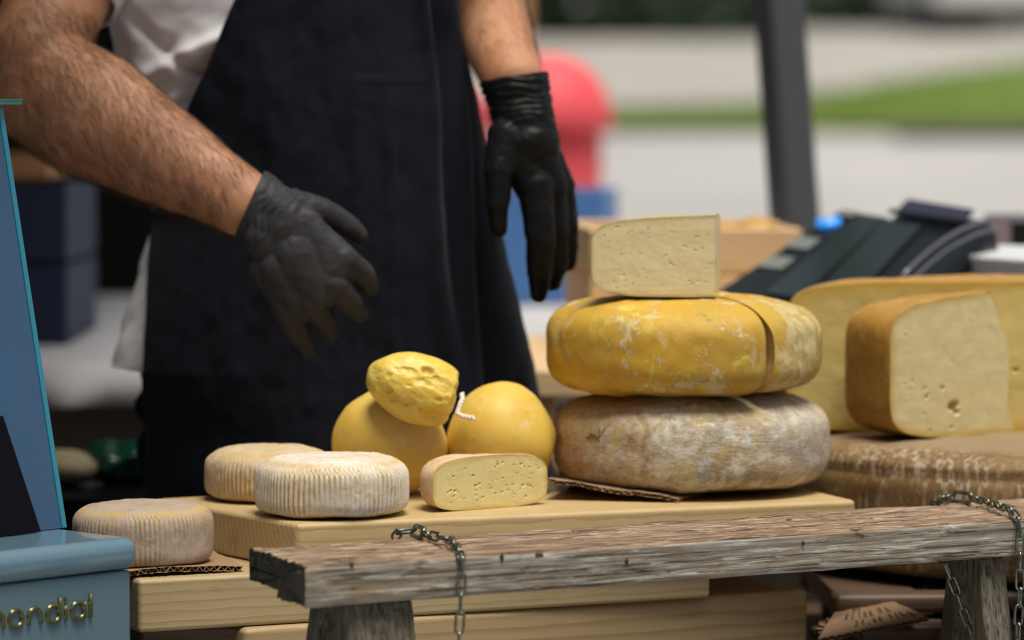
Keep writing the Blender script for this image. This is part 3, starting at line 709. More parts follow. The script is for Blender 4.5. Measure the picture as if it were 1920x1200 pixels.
def cutface(prof, rmin, ang, mat, parent, holes=(), nu=110, nv=70, side=1, rind=.004, name='cut_face', both=False, wave=.0004, seed=1, warp=None):
    """vertical cut plane through the axis at angle ang; spans radius rmin..R (or -R..R when both); outward normal = side*tangent"""
    R = prof[:,0].max(); k = int(np.argmax(prof[:,0]))
    up, lo = prof[:k+1], prof[k:][::-1]
    if both: s = np.linspace(-1, 1, nu); xs = R*np.sin(s*PI/2)*.9995
    else: s = np.linspace(0, 1, nu); xs = rmin + (R*.9995-rmin)*np.sin(s*PI/2)
    hi = np.interp(np.abs(xs), up[:,0], up[:,1]); lw = np.interp(np.abs(xs), lo[:,0], lo[:,1])
    t = np.linspace(0, 1, nv); X = np.repeat(xs[:,None], nv, 1); Z = lw[:,None] + (hi-lw)[:,None]*t[None,:]
    D = wave*nz3(X, np.zeros_like(X), Z, 60, seed, 3)
    edge_d = np.minimum(np.minimum(Z-lw[:,None], hi[:,None]-Z), (R-np.abs(X)))
    for (hx, hz, hr, asp, dep, rot) in holes:
        dx, dz = X-hx, Z-hz; c, s_ = math.cos(rot), math.sin(rot); u = (dx*c+dz*s_)/(hr*asp); v = (-dx*s_+dz*c)/hr
        q = np.sqrt(u*u+v*v); D -= dep*np.clip((1.15-q)/.5, 0, 1)
    D = D*np.clip(edge_d/.0015, 0, 1)
    E = np.exp(-(edge_d/rind)**1.5)
    ca, sa = math.cos(ang), math.sin(ang); nx_, ny_ = -sa*side, ca*side
    V = np.stack([X*ca + D*nx_, X*sa + D*ny_, Z], -1).reshape(-1, 3)
    if warp: V = warp(V)
    fc = grid_faces(nu, nv)
    if side > 0: fc = [f[::-1] for f in fc]
    return mesh(name, V, fc, mat, parent, True, {'edge': E.reshape(-1)})
def rand_holes(n, x0, x1, z0, z1, r0, r1, dep, seed, asp=(1,1.8)):
    rr = random.Random(seed); return [(rr.uniform(x0,x1), rr.uniform(z0,z1), rr.uniform(r0,r1)*(1.0 if rr.random()<.8 else 1.5), rr.uniform(*asp), dep*rr.uniform(.6,1.2), rr.uniform(-.6,.6)) for _ in range(n)]

# --- ribbed caciottas
def ribbed(name, label, c, z, R, h, mat, seed, n=3.6, nrib=92):
    t = thing(name, label, 'cheese', (c[0], c[1], z), seed*1.3, 'whole ribbed cheeses')
    prof = superprofile(R, h, n-.2, n+1.6, m=64); V, Fc, at = revolve(prof, 0, 2*PI, nrib*6, rib_disp(R, h, nrib, seed=seed))
    mesh('rind', V, Fc, mat, t, True, at); return t
ribbed('ribbed_cheese', 'white ribbed round cheese at the front of the top board', (-.1545,3.178), .8003, .0665, .0505, MT['cac_white'], 1, 4.0)
ribbed('ribbed_cheese', 'cream ribbed round cheese behind the white one on the top board', (-.2175,3.298), .8003, .0575, .0475, MT['cac_cream'], 2, 3.6, 84)
ribbed('ribbed_cheese', 'pinkish grey ribbed round cheese on cardboard beside the glass case', (-.3115,3.118), .7645, .0600, .0515, MT['cac_pink'], 3, 4.2, 88)
# --- half caciotta
t = thing('half_cheese', 'halved ribbed cheese with its pale holed cut face in front', 'cheese', (-.0185,3.218,.8003), math.radians(36))
R, h = .0615, .0465; prof = superprofile(R, h, 3.3, 4.6, m=56)
V, Fc, at = revolve(prof, 0, PI, 270, rib_disp(R, h, 84, .0006, seed=4), closed=False); mesh('rind', V, Fc, MT['cac_half'], t, True, at)
hl = [(-.038,.0175,.0011,1.3,.0025,0), (-.016,.021,.001,1.5,.0025,.2), (-.012,.0225,.0009,1.2,.002,0)] + rand_holes(20,-.05,0,.006,.038,.0004,.0006,.0014,5) + rand_holes(34,0,.053,.006,.040,.0004,.0008,.0016,6)
cutface(prof, 0, 0, MT['p_half'], t, hl, 210, 90, side=-1, rind=.0028, both=True)

# --- grey wheel and yellow wheel with slit
gw = thing('round_cheese', 'grey mould-covered cheese wheel standing on the top board', 'cheese wheel', (.165,3.388,.8035), 0)
R, h = .1265, .0885; prof = superprofile(R, h, 3.0, 5.0, m=84)
V, Fc, at = revolve(prof, 0, 2*PI, 240, lump_disp(R, h, .0038, 13, 2, .0007)); mesh('rind', V, Fc, MT['grey_rind'], gw, True, at)
# star crack on its left front
ck = [[(1098,822),(1110,814),(1122,822),(1126,838)], [(1122,822),(1133,806),(1141,797)], [(1122,822),(1124,808),(1122,800)], [(1110,814),(1100,812)]]
dep = bpy.context.evaluated_depsgraph_get()
zt = .8035+.0885-.002
R2, h2 = .1255, .0895; prof2 = superprofile(R2, h2, 3.1, 4.6, m=80)
cy = thing('round_cheese', 'orange yellow cheese wheel missing a slice, resting on the grey wheel', 'cheese wheel', (.157,3.388,zt), 0)
A0, A1 = math.radians(38), math.radians(303)
V, Fc, at = revolve(prof2, A0, A1, 230, lump_disp(R2, h2, .0032, 15, 9, .0006), closed=False); mesh('rind', V, Fc, MT['wax'], cy, True, at)
cutface(prof2, 0, A1, MT['p_slit'], cy, (), 60, 50, side=1); cutface(prof2, 0, A0, MT['p_slit'], cy, (), 60, 50, side=-1)
cs = thing('cheese_slice', 'mottled quarter slice set against the orange yellow wheel', 'cheese', (.1590,3.3888,zt), math.radians(1.6))
A2 = math.radians(303.6-360)
def warp_slice(V):   # the cut closes towards the top and gapes at mid height
    V = np.array(V); th = np.arctan2(V[:,1], V[:,0]); rr = np.hypot(V[:,0], V[:,1]); zz = V[:,2]/h2
    sm_ = np.clip((zz-.62)/.25, 0, 1); sm_ = sm_*sm_*(3-2*sm_)
    dl = (-math.radians(2.1)*sm_ + math.radians(1.3)*np.exp(-((zz-.42)/.25)**2))*np.exp(-np.maximum(th-A2, 0)/.35)
    V[:,0] = rr*np.cos(th+dl); V[:,1] = rr*np.sin(th+dl); return V
V, Fc, at = revolve(prof2, A2, math.radians(33), 130, lump_disp(R2, h2, .0034, 15, 19, .0007), closed=False); mesh('rind', warp_slice(V), Fc, MT['wax'], cs, True, at)
cutface(prof2, 0, A2, MT['p_slit'], cs, (), 60, 50, side=-1, warp=warp_slice); cutface(prof2, 0, math.radians(33), MT['p_slit'], cs, (), 60, 50, side=1)

# --- pale wedge on top
zw = zt + h2 - .0005
tw = thing('cheese_wedge', 'pale cheese wedge standing alone on top of the yellow wheel', 'cheese wedge', (P(1341,500,3.33).x, 3.33, zw), 0)
R3, h3 = .112, .0735; prof3 = superprofile(R3, h3, 5.0, m=60)
def tilt3(V):
    V = V.copy(); V[:,2] += .004*np.clip((V[:,2]/h3), 0, 1)*(V[:,0]/R3); return V
V, Fc, at = revolve(prof3, math.radians(84.3), PI, 110, lump_disp(R3, h3, .0016, 20, 4, .0006), closed=False)
mesh('rind', tilt3(V), Fc, aged('pale tan rind', (.50,.40,.20), (.42,.31,.13), (.55,.50,.36), .5), tw, True, at)
hs = rand_holes(60, .004, .105, .006, .068, .0003, .00055, .0012, 31, (1.2,3.2))
cutface(prof3, 0, PI, MT['p_top'], tw, hs, 190, 120, side=1, rind=.0022, warp=tilt3)
cutface(prof3, 0, math.radians(84.3), MT['p_top'], tw, (), 80, 60, side=-1, rind=.0022, warp=tilt3)

# --- big aged wheel, half wheel and wedge at right
R4, h4 = .232, .126
pr = superprofile(R4, h4, 7.0, m=110)
bw = thing('aged_cheese', 'large brown aged cheese wheel under the cut pieces at right', 'cheese wheel', (.497,3.562,.7125), 0)
def aged_disp(r, z, T, nr, nzv):
    zz = z/h4; X, Y = r*np.cos(T), r*np.sin(T)
    n1 = nz3(X, Y, z, 16, 4, 3); rib = np.cos(T*190)*.5+.5
    side = np.clip((r/R4-.93)/.04, 0, 1)
    groove = np.exp(-((zz-.80)/.035)**2)*side; foot = np.exp(-((zz-.20)/.05)**2)*side
    bulge = np.sin(np.clip((zz-.2)/.6, 0, 1)*PI)*.002*side
    return .0022*n1 - .0035*groove - .003*foot + bulge + .0004*rib*side*np.clip(1-np.abs(zz-.5)/.4, 0, 1), {'edge': np.clip((zz-.955)/.03, 0, 1)*.8, 'groove': groove}
V, Fc, at = revolve(pr, 0, 2*PI, 380, aged_disp); mesh('rind', V, Fc, MT['aged'], bw, True, at)
R5, h5 = .240, .1445
hw = thing('half_cheese', 'half of a large yellow cheese wheel, cut face to the front, behind the wedge', 'half wheel', (.503,3.545,.8378), 0)
prof5 = superprofile(R5, h5, 7.0, m=90)
V, Fc, at = revolve(prof5, 0, PI, 150, lump_disp(R5, h5, .002, 14, 8, .0006), closed=False); mesh('rind', V, Fc, MT['rind_big'], hw, True, at)
hb = [(-.166,.108,.0028,1.8,.005,.9), (.055,.112,.0035,2.4,.005,.15), (-.02,.06,.002,1.2,.004,0)] + rand_holes(34,-.22,.2,.01,.12,.0005,.0010,.0022,12)
cutface(prof5, 0, 0, MT['p_back'], hw, hb, 330, 110, side=-1, rind=.009, both=True)
# wedge
R6, h6 = .205, .1300; prof6 = superprofile(R6, h6, 6.0, m=80); fa = math.radians(217)
wc = Vector((P(1668,830,3.440).x, 3.440)) - Vector((math.cos(fa), math.sin(fa)))*R6
wg = thing('cheese_wedge', 'large ivory wedge with golden rind in front of the half wheel', 'cheese wedge', (wc.x, wc.y, .8380), 0)
RM = .040
def warp6(V):
    V = V.copy(); rr = np.hypot(V[:,0], V[:,1]); k = np.clip((R6-rr)/(R6-RM), 0, 1); zz = V[:,2]/h6
    V[:,2] *= 1 + .055*k*np.clip(zz*1.2, 0, 1)
    # broken inner side leans and wobbles
    sh = (.030*(zz-.0) + .006*np.sin(zz*7+.5))*k**3
    V[:,0] += math.cos(fa)*sh; V[:,1] += math.sin(fa)*sh
    return V
a6 = math.radians(194)
V, Fc, at = revolve(prof6, a6, fa, 70, lump_disp(R6, h6, .0018, 16, 6, .0006), closed=False)
V = np.array(V); rr = np.hypot(V[:,0], V[:,1]); s_ = np.where(rr < RM, RM/np.maximum(rr, 1e-6), 1); z_ = V[:,2].copy()
keep = rr > 1e-9; V[:,0] = np.where(keep, V[:,0]*s_, RM*math.cos(fa)); V[:,1] = np.where(keep, V[:,1]*s_, RM*math.sin(fa))
mesh('rind', warp6(V), Fc, MT['rind_big'], wg, True, at)
hh = [(.122,.030,.0045,1.5,.008,-.2), (.118,.024,.003,1.2,.006,.4), (.137,.047,.0017,1.2,.004,0), (.158,.040,.0018,1,.004,0), (.160,.048,.0012,1,.003,0), (.125,.010,.0015,1.3,.003,0)] + rand_holes(34,.085,.19,.008,.12,.0004,.0008,.0016,14)
cutface(prof6, RM, fa, MT['p_big'], wg, hh, 150, 130, side=1, rind=.006, warp=warp6)
cutface(prof6, RM, a6, MT['p_big'], wg, (), 70, 60, side=-1, rind=.006, warp=warp6)
V = []; nA = 24
for i in range(nA):
    a = a6 + (fa-a6)*i/(nA-1)
    zt6 = float(np.interp(RM, prof6[:41,0], prof6[:41,1])); zb = h6 - zt6
    for j in range(40):
        z = zb + (zt6-zb)*j/39; V.append((RM*math.cos(a), RM*math.sin(a), z))
mesh('broken_face', warp6(np.array(V)), grid_faces(nA, 40), MT['p_big'], wg, True, {'edge': np.zeros(len(V))})

# --- yellow balls
def ball(name, label, c, z, rx, ry, rz, seed, rot=0, bloomc=None, pear=0.0, group='yellow ball cheeses'):
    bm = bmesh.new(); bmesh.ops.create_uvsphere(bm, u_segments=96, v_segments=64, radius=1); B = []
    for v in bm.verts:
        d = v.co.copy(); k = 1 + .075*fbm(d.x+seed, d.y, d.z+seed, .9, 2) + .004*fbm(d.x, d.y+seed, d.z, 6, 2)
        x = d.x*rx*k*(1 + pear*d.z); y = d.y*ry*k*(1+pear*d.z); zz = max(d.z, -.93)*rz*k
        v.co = (x, y, zz)
        B.append(0 if bloomc is None else math.exp(-((d - Vector(bloomc)).length/.62)**2))
    me = bpy.data.meshes.new('skin'); bm.to_mesh(me); bm.free()
    at = me.attributes.new('bloom', 'FLOAT', 'POINT'); at.data.foreach_set('value', B)
    t = thing(name, label, 'cheese', (c[0], c[1], z), rot, group)
    o = link('skin', me, MT['scam'], t); o.location = (0, 0, rz*.93); return t
ball('ball_cheese', 'smooth yellow ball cheese with pale bloom, under the torn piece', (-.111,3.334), .8003, .0520, .048, .0500, 1, 0, (.55,-.62,.56), -.05)
ball('ball_cheese', 'smooth plain yellow ball cheese between the halved cheese and grey wheel', (-.009,3.348), .8003, .0505, .047, .0515, 5, 0, None, -.03)
# --- torn piece
tp = thing('torn_cheese', 'torn stringy yellow cheese piece leaning on the two ball cheeses', 'cheese', (P(781,728,3.29).x, 3.29, P(781,728,3.29).z), 0)
bm = bmesh.new(); bmesh.ops.create_uvsphere(bm, u_segments=220, v_segments=150, radius=1); PT = []
rr_ = random.Random(5); pits = [(Vector((rr_.uniform(-.75,.85), -1, rr_.uniform(-.75,.7))).normalized(), rr_.uniform(.05,.11), rr_.uniform(.02,.06)) for _ in range(34)]
pits += [(Vector((.12,-.75,.62)).normalized(), .12, .14), (Vector((.5,-.78,.30)).normalized(), .20, .05), (Vector((.55,-.8,-.62)).normalized(), .24, .10), (Vector((.30,-.8,.45)).normalized(), .12, .07)]
for v in bm.verts:
    d = v.co.copy(); q = d.copy()
    x = q.x; end = max(0, (x-.62)/.38)
    torn_ = min(1, max(0, (-d.y-.05)/.35)); pit = 0
    k = 1 + .05*fbm(d.x, d.y, d.z, 1.4, 2)
    for pd, pr_, ppd in pits:
        a = (d-pd).length
        if a < pr_*1.6: pit = max(pit, ppd*min(1, max(0, (pr_*1.35-a)/(pr_*.6))))
    rough_ = .014*fbm(d.x*1.1, d.y, d.z*1.5, 4, 3)*torn_ + .004*fbm(d.x, d.y, d.z, 22, 2)*torn_
    k += rough_ - pit*torn_
    # squared, broken right end
    xx = q.x if q.x < .70 else .70 + (q.x-.70)*.30 + .05*fbm(d.y*3, d.z*3, 1, 1.3, 2)
    bulk = 1 + .12*max(0, q.x) - .06*max(0, -q.x)
    step = -.10 if (q.x > .45 and q.z > .55) else 0
    v.co = Vector((xx*.0455, q.y*.030*bulk, q.z*.0308*bulk))*k
    PT.append(min(1, pit*4)*torn_)
me = bpy.data.meshes.new('torn_paste'); bm.to_mesh(me); bm.free(); at = me.attributes.new('pit', 'FLOAT', 'POINT'); at.data.foreach_set('value', PT)
o = link('torn_paste', me, MT['torn'], tp); o.rotation_euler = (0, math.radians(17), 0)
for k in range(0):   # ragged shreds along the rim
    a = random.choice([random.uniform(-.9,-.5), random.uniform(1.9,2.3), random.uniform(.3,.7)])
    p0 = Vector((math.cos(a)*.042, -.008, math.sin(a)*.028)); p1 = p0 + Vector((math.cos(a)*.003, -.001, math.sin(a)*.003+.0005))
    p0 = o.rotation_euler.to_matrix() @ p0*.93; p1 = o.rotation_euler.to_matrix() @ p1
    tube('shred', [p0, (p0+p1)/2, p1], [.0022,.0013,.0003], MT['torn'], tp, 6)
# --- string
sp = [P(866,738,3.305), P(868,748,3.30), P(863,758,3.295), P(860,768,3.293), P(857,775,3.29), P(866,780,3.285), P(877,782,3.283), P(889,785,3.28)]
S = []; 
for i in range(len(sp)-1):
    for j in range(6): S.append(sp[i].lerp(sp[i+1], j/6))
S.append(sp[-1]); st = thing('string', 'short white cotton string tied at the torn cheese', 'string', S[0])
for ph in (0, PI):
    path = [(q - S[0]) + Vector((math.cos(i*.9+ph), 0, math.sin(i*.9+ph)))*.0009 for i, q in enumerate(S)]
    tube('strand', path, [.0016]*(len(path)-3)+[.0018,.0022,.0012], MT['string'], st, 8)

# --- crack strands in the grey wheel rind (thin dark fissures on the surface)
def surf_y(px, py):
    # ray against the analytic wheel
    c = Vector((.165,3.388,.8035+.04425)); best = None
    for Y in np.linspace(3.28, 3.42, 400):
        q = P(px, py, Y); r = math.hypot(q.x-c.x, q.y-c.y); z = q.z-c.z
        if (r/.1265)**3.0 + abs(z/.04425)**3.0 <= 1: return q
    return P(px, py, 3.31)
for seg in ck:
    pts = [surf_y(*s) - Vector((.165,3.388,.8035)) + Vector((0,-.0006,0)) for s in seg]
    tube('crack', pts, [.0003]+[.00055]*(len(pts)-2)+[.0002], MT['soil'], gw, 6)

# ================================================================== cardboard
def cardsheet(name, label, corners, mat, wobble=.001, edge=.002, pitch=.0065, seed=0, ny=14, th=.0032, group=None, curl=0):
    """corners FL, FR, BR, BL; corrugated: two liners and a wavy fluting whose waves show on the front edge"""
    A, B, C, D = [Vector(c) for c in corners]; t = thing(name, label, 'cardboard', A, 0, group)
    L = (B-A).length; nx = 2+int(L/pitch*8); rr = random.Random(seed)
    jag = [rr.uniform(-1, 1) for _ in range(400)]
    def pos(u, v):
        q = A*(1-u)*(1-v)+B*u*(1-v)+C*u*v+D*(1-u)*v - A
        q.z += wobble*fbm(u*3+seed, v*3, seed, 1.2, 2) + curl*(1-v)**2*math.sin(u*PI)
        return q
    for nm, dz, off in (('top_liner', th, 0), ('bottom_liner', 0, 0)):
        V = []
        for i in range(nx):
            u = i/(nx-1)
            for j in range(ny):
                v = j/(ny-1); q = pos(u, v); jj = edge*jag[(i//3 + (0 if dz else 90)) % 400]*(1-v)**8
                q = q + (A-D).normalized()*jj; V.append(q + Vector((0,0,dz)))
        o = mesh(nm, V, grid_faces(nx, ny), mat, t); s = o.modifiers.new('th', 'SOLIDIFY'); s.thickness = .0005
    V = []
    for i in range(nx):
        u = i/(nx-1); w = .5+.5*math.sin(u*L/pitch*2*PI)
        for j in range(ny): V.append(pos(u, j/(ny-1)) + Vector((0,0,.0004+w*(th-.0008))))
    o = mesh('fluting', V, grid_faces(nx, ny), mat, t); s = o.modifiers.new('th', 'SOLIDIFY'); s.thickness = .0005
    return t
cardsheet('cardboard_piece', 'torn corrugated cardboard tucked under the grey cheese wheel', [(.032,3.285,.8165), (.147,3.264,.8008), (.205,3.40,.8008), (.055,3.42,.8008)], MT['card'], .0015, .0025, seed=2)
cardsheet('cardboard_piece', 'corrugated cardboard under the pinkish cheese beside the glass case', [(-.350,3.035,.7606), (-.226,3.096,.7606), (-.262,3.215,.7606), (-.392,3.15,.7606)], MT['card'], .0012, .0025, seed=4, curl=.003, th=.0042)
sg = [P(1532,1206,3.235), P(1742,1163,3.25), P(1668,1131,3.33), P(1572,1142,3.34)]
sign = cardsheet('price_card', 'torn cardboard price card handwritten in black under the bench', sg, MT['card_dark'], .0008, .0025, .0075, seed=8)
# handwritten strokes
GL = {'D': [[(0,0),(0,1),(.5,.8),(.5,.2),(0,0)]], 'I': [[(.2,0),(.2,1)]], 'N': [[(0,0),(0,1),(.5,0),(.5,1)]], 'R': [[(0,0),(0,1),(.5,.8),(.0,.5),(.55,0)]], 'E': [[(.5,1),(0,1),(0,0),(.5,0)],[(0,.5),(.4,.5)]],
      'T': [[(.3,0),(.3,1)],[(0,1),(.6,1)]], 'A': [[(0,0),(.3,1),(.6,0)],[(.12,.4),(.5,.4)]], '2': [[(0,.8),(.25,1),(.5,.75),(0,0),(.55,0)]], '1': [[(.1,.7),(.35,1),(.35,0)]], '0': [[(.25,0),(0,.5),(.25,1),(.5,.5),(.25,0)]],
      ',': [[(.2,.12),(.1,-.15)]], 'e': [[(.55,.85),(.2,.9),(.1,.5),(.2,.1),(.55,.15)],[(0,.6),(.4,.6)],[(0,.4),(.4,.4)]], '/': [[(0,-.1),(.4,1.1)]], 'K': [[(0,0),(0,1)],[(.5,1),(0,.45),(.55,0)]], 'g': [[(.5,.6),(.2,.7),(.05,.4),(.25,.15),(.5,.5),(.5,-.2),(.1,-.3)]], 'L': [[(0,1),(0,0),(.4,0)]]}
A, B, C, D = [Vector(q) - sg[0] for q in sg]
def on_sign(u, v): return A*(1-u)*(1-v)+B*u*(1-v)+C*u*v+D*(1-u)*v + Vector((0,0,.0042))
def write(txt, u, v, du, dv, du2=0):
    for ch in txt:
        for k, s in enumerate(GL.get(ch, [])):
            pts = [on_sign(u + x*du*.8 + random.uniform(-.004,.004), v + (x*du*.1) + y*dv) for x, y in s]
            tube('pen_stroke', pts, .00038, MT['ink'], sign, 5)
        u += du
write('DIN', .30, .70, .042, .14); write('RETNR', .22, .42, .075, .20); write('NA', .64, .46, .085, .22); write('21,00', .34, .16, .062, .18); write('e/Kg', .70, .18, .062, .20)
lump('cardboard_scrap', 'crumpled cardboard scrap beside the price card', 'cardboard', P(1560,1178,3.30), (.012,.02,.005), MT['card_dark'], 1.2, 30, seed=2)

# ================================================================== weathered bench
ZB, TH = .7985, .0315
bFL = Vector((*PZ(572,1064,ZB).xy, 0)); bFR0 = PZ(1900,974,ZB); bBL = PZ(468,1029,ZB)
dirx = (Vector((bFR0.x, bFR0.y, 0)) - bFL).normalized(); diry = Vector((-dirx.y, dirx.x, 0))
ang = math.atan2(dirx.y, dirx.x); LB = .86; WB = .122
skew = (Vector((bBL.x, bBL.y, 0)) - bFL).dot(dirx); WB = (Vector((bBL.x, bBL.y, 0)) - bFL).dot(diry)
bench = thing('plank_bench', 'narrow weathered grey wooden bench in front of the board stack', 'bench', (bFL.x, bFL.y, 0), ang)
# cross-section loop (y across 0..WB, z), rounded
def cs_loop():
    pts = []; r = .0035; n_ = 5
    segs = [((0,-TH),(0,0)), ((0,0),(WB,0)), ((WB,0),(WB,-TH)), ((WB,-TH),(0,-TH))]
    cnt_ = [22, 56, 16, 30]
    for (a, b), c in zip(segs, cnt_):
        for k in range(c): pts.append((a[0]+(b[0]-a[0])*k/c, a[1]+(b[1]-a[1])*k/c))
    return pts
loop = cs_loop(); nL = 360; V = []; att = []
def notch(y):   # eroded left end
    return .0035*abs(math.sin(y*240)) + .002*math.sin(y*90) 
for i in range(nL):
    u = (i/(nL-1))**1.15
    for (y, z) in loop:
        x = u*LB + skew*(y/WB)*(1-u) + (notch(y) if i < 3 else 0)*(1-i/3) - (0.010*max(0, -z/TH-.0)*(1 if y < WB*.55 else 0) if i == 0 else 0)*0
        # corners soften
        cy = min(y, WB-y); cz = min(-z, TH+z); d = max(0, .004-math.hypot(max(0,.004-cy)*0+cy, cz))
        n1 = fbm(x*5, y*170, z*170, 1, 3); n2 = fbm(x*14, y*30, z*30, 1, 3); n3 = fbm(x*40+7, y*240, z*240, 1, 2)
        disp = .0011*n1 + .0012*n2 + .0005*n3
        yy, zz = y, z
        if z == 0 or (-z < 1e-6): zz += disp*1.2 - .0022*math.exp(-y/.003) - (.002 if fbm(x*9, y*60, 3, 1, 2) > .45 else 0)
        elif z <= -TH+1e-6: zz += disp*.6
        if y < 1e-6: yy += disp - .0000; zz += 0
        if y < 1e-6 and cz < .0035: yy += .0022*(1-cz/.0035)**2
        # knot hollow near the left end, on top
        if z > -1e-6:
            kx, ky = .135, .072; q = ((x-kx)/.030)**2 + ((y-ky)/.013)**2
            zz -= .005*math.exp(-q)
        # left end underside chewed away at back
        if i < 26 and z < -TH*.6 and y > WB*.5: zz += .006*(1-i/26)
        V.append((x, yy, ZB+zz))
nl = len(loop); Fc = []; MI = []
for i in range(nL-1):
    for k in range(nl):
        a = i*nl+k; b = i*nl+(k+1)%nl; Fc.append((a, b, b+nl, a+nl)); MI.append(0 if 22 <= k < 78 else 1)
me = bpy.data.meshes.new('plank'); 
# end caps as triangle fans around an inner ring of points
for (off, flip) in ((0, False), ((nL-1)*nl, True)):
    prev = list(range(off, off+nl)); rim = [V[i] for i in prev]; cyv, czv = WB/2, ZB-TH/2
    for f in (.93, .8, .6, .4, .2, .02):
        cur = []
        for (x, y, z) in rim:
            yy, zz = cyv+(y-cyv)*f, czv+(z-czv)*f; px_ = (skew*yy/WB + .0035 + .0012*math.sin(yy*420)) if not flip else LB-.001
            cur.append(len(V)); V.append((px_, yy, zz))
        for k in range(nl):
            q = (prev[k], cur[k], cur[(k+1)%nl], prev[(k+1)%nl]); Fc.append(q if not flip else q[::-1]); MI.append(2)
        prev = cur
    Fc.append(tuple(prev) if flip else tuple(prev[::-1])); MI.append(2)
me.from_pydata([tuple(v) for v in V], [], Fc); me.update(); me.polygons.foreach_set('material_index', MI)
me.update()
o = link('plank', me, [MT['w_top'], MT['w_side'], MT['w_end']], bench)
def on_bench(px, py, Z):   # local bench coords of a pixel at height Z
    q = PZ(px, py, Z); d = Vector((q.x, q.y, 0)) - bFL; return d.dot(dirx), d.dot(diry)
def leg(x0, x1, y0, y1, sx, sy, mat=MT['w_leg']):
    zt_ = ZB-TH-.0005; top = [Vector((x0,y0,zt_)), Vector((x1,y0,zt_)), Vector((x1,y1,zt_)), Vector((x0,y1,zt_))]
    o = prism('leg', top, (sx, sy, -zt_), mat, bench, .003, 3)
    return o
xa = on_bench(632, 1127, ZB-TH)[0]; xb = on_bench(760, 1118, ZB-TH)[0]
leg(xa, xb, .012, .034, -.01, -.14); leg(xa+.012, xb-.012, .074, .096, -.03, .16)
xc = on_bench(1848, 1046, ZB-TH)[0]
leg(xc, xc+.028, .012, .034, .0, -.14); leg(xc+.030, xc+.065, .074, .096, .02, .16)
box('brace', xa+.01, xc+.03, .047, .067, .42, .46, MT['w_leg'], bench, .003)
# split scraps on top
for (px, py, s) in ((1890,952,.009),(1010,1040,.003)):
    x, y = on_bench(px, py, ZB); 
    prism('splinter', [Vector((x-s,y-.001,ZB+.0005)), Vector((x+s,y-.002,ZB+.001)), Vector((x+s*.6,y+.002,ZB+.002)), Vector((x-s*.7,y+.002,ZB+.0015))], (0,0,-.003), MT['w_end'], bench, 0)
# knots / nail holes on the front face
for (px, py, w, hgt) in ((1174,1052,.0016,.0055),(940,1045,.0014,.008),(1505,1018,.0012,.004),(660,1058,.001,.006)):
    q = P(px, py, 2.9); dd = Vector((q.x, q.y, 0))
    # intersect ray with front face plane
    cpos = Vector((0,0,HC)); ray = q - cpos; den = ray.x*diry.x + ray.y*diry.y; tt = ((bFL - Vector((0,0,0))).dot(diry))/den; hp = cpos + ray*tt
    x = (Vector((hp.x,hp.y,0))-bFL).dot(dirx)
    tube('knot', [(x,-.0004,hp.z), (x,.004,hp.z)], w, MT['w_end'], bench, 14).scale = (1,1,1)
    V, Fc = tube_arrays([(x,-.0008,hp.z-hgt*.5),(x+.0005,-.001,hp.z),(x,-.0008,hp.z+hgt*.5)], [.0004,w,.0004], 10); mesh('knot', V, Fc, MT['w_end'], bench)

# ================================================================== chains
def link_mesh(L, W, r, n=28):
    pts = []; a = (L-W)/2; R_ = W/2 - r
    for k in range(n):
        th = 2*PI*k/n; x = R_*math.sin(th); y = R_*math.cos(th) + (a if math.cos(th) >= 0 else -a); pts.append((x, y, 0))
    V, Fc = tube_arrays(pts, r, 9, True); me = bpy.data.meshes.new('link'); me.from_pydata([tuple(v) for v in V], [], Fc); me.update()
    me.polygons.foreach_set('use_smooth', [True]*len(me.polygons)); me.materials.append(MT['zinc']); return me
LK = link_mesh(.0195, .0088, .00115)
QL = link_mesh(.030, .0125, .0019)
def chain(name, label, pts, pitch=.0152, group='chains slung over the bench', big=None, roll0=0):
    pts = [Vector(p) for p in pts]; t = thing(name, label, 'chain', pts[0], 0, group)
    d = [0]
    for a, b in zip(pts, pts[1:]): d.append(d[-1]+(b-a).length)
    def at(s):
        s = min(max(s, 0), d[-1]); i = max(k for k in range(len(d)) if d[k] <= s+1e-9); i = min(i, len(pts)-2)
        return pts[i].lerp(pts[i+1], (s-d[i])/max(1e-9, d[i+1]-d[i]))
    s = 0; k = 0
    while s + pitch*.6 < d[-1]:
        isb = big is not None and big[0] <= s <= big[1]
        step = .0255 if isb else pitch; a, b = at(s), at(s+step); y = (b-a).normalized(); ref = Vector((0,-1,.25)); z = (ref - y*ref.dot(y)).normalized(); x = y.cross(z)
        M_ = Matrix((x, y, z)).transposed().to_4x4(); M_.translation = (a+b)/2 - pts[0]
        M_ = M_ @ Matrix.Rotation((k % 2)*math.radians(82)+math.radians(roll0)+random.uniform(-.15,.15), 4, 'Y')
        o = bpy.data.objects.new('link', QL if isb else LK); COL.objects.link(o); o.parent = t; o.matrix_local = M_
        s += step; k += 1
    return t
def front(px, py, off=.006):
    cpos = Vector((0,0,HC)); ray = P(px, py, 1) - cpos; den = ray.x*diry.x + ray.y*diry.y; tt = (bFL.dot(diry) - off)/den; return cpos + ray*tt
ZT = ZB + .0035
c1 = [PZ(738,1012,ZT-.006) + Vector((0,.006,0)), PZ(750,996,ZT+.002), PZ(775,994,ZT+.002), PZ(800,1003,ZT+.002), PZ(845,1012,ZT+.002), PZ(858,1030,ZT), front(866,1050), front(865,1090), front(864,1130), front(862,1170), front(860,1210), front(858,1300)]
chain('chain', 'zinc chain slung over the left part of the bench', c1, big=(.030,.045))
bk = [PZ(757,1110,ZB-TH-.001), P(760,1122,2.97), P(770,1152,2.975), P(768,1180,2.98), P(775,1215,2.985), P(790,1300,2.99)]
chain('chain', 'dark zinc chain end hanging beside the left bench leg', bk, roll0=45)
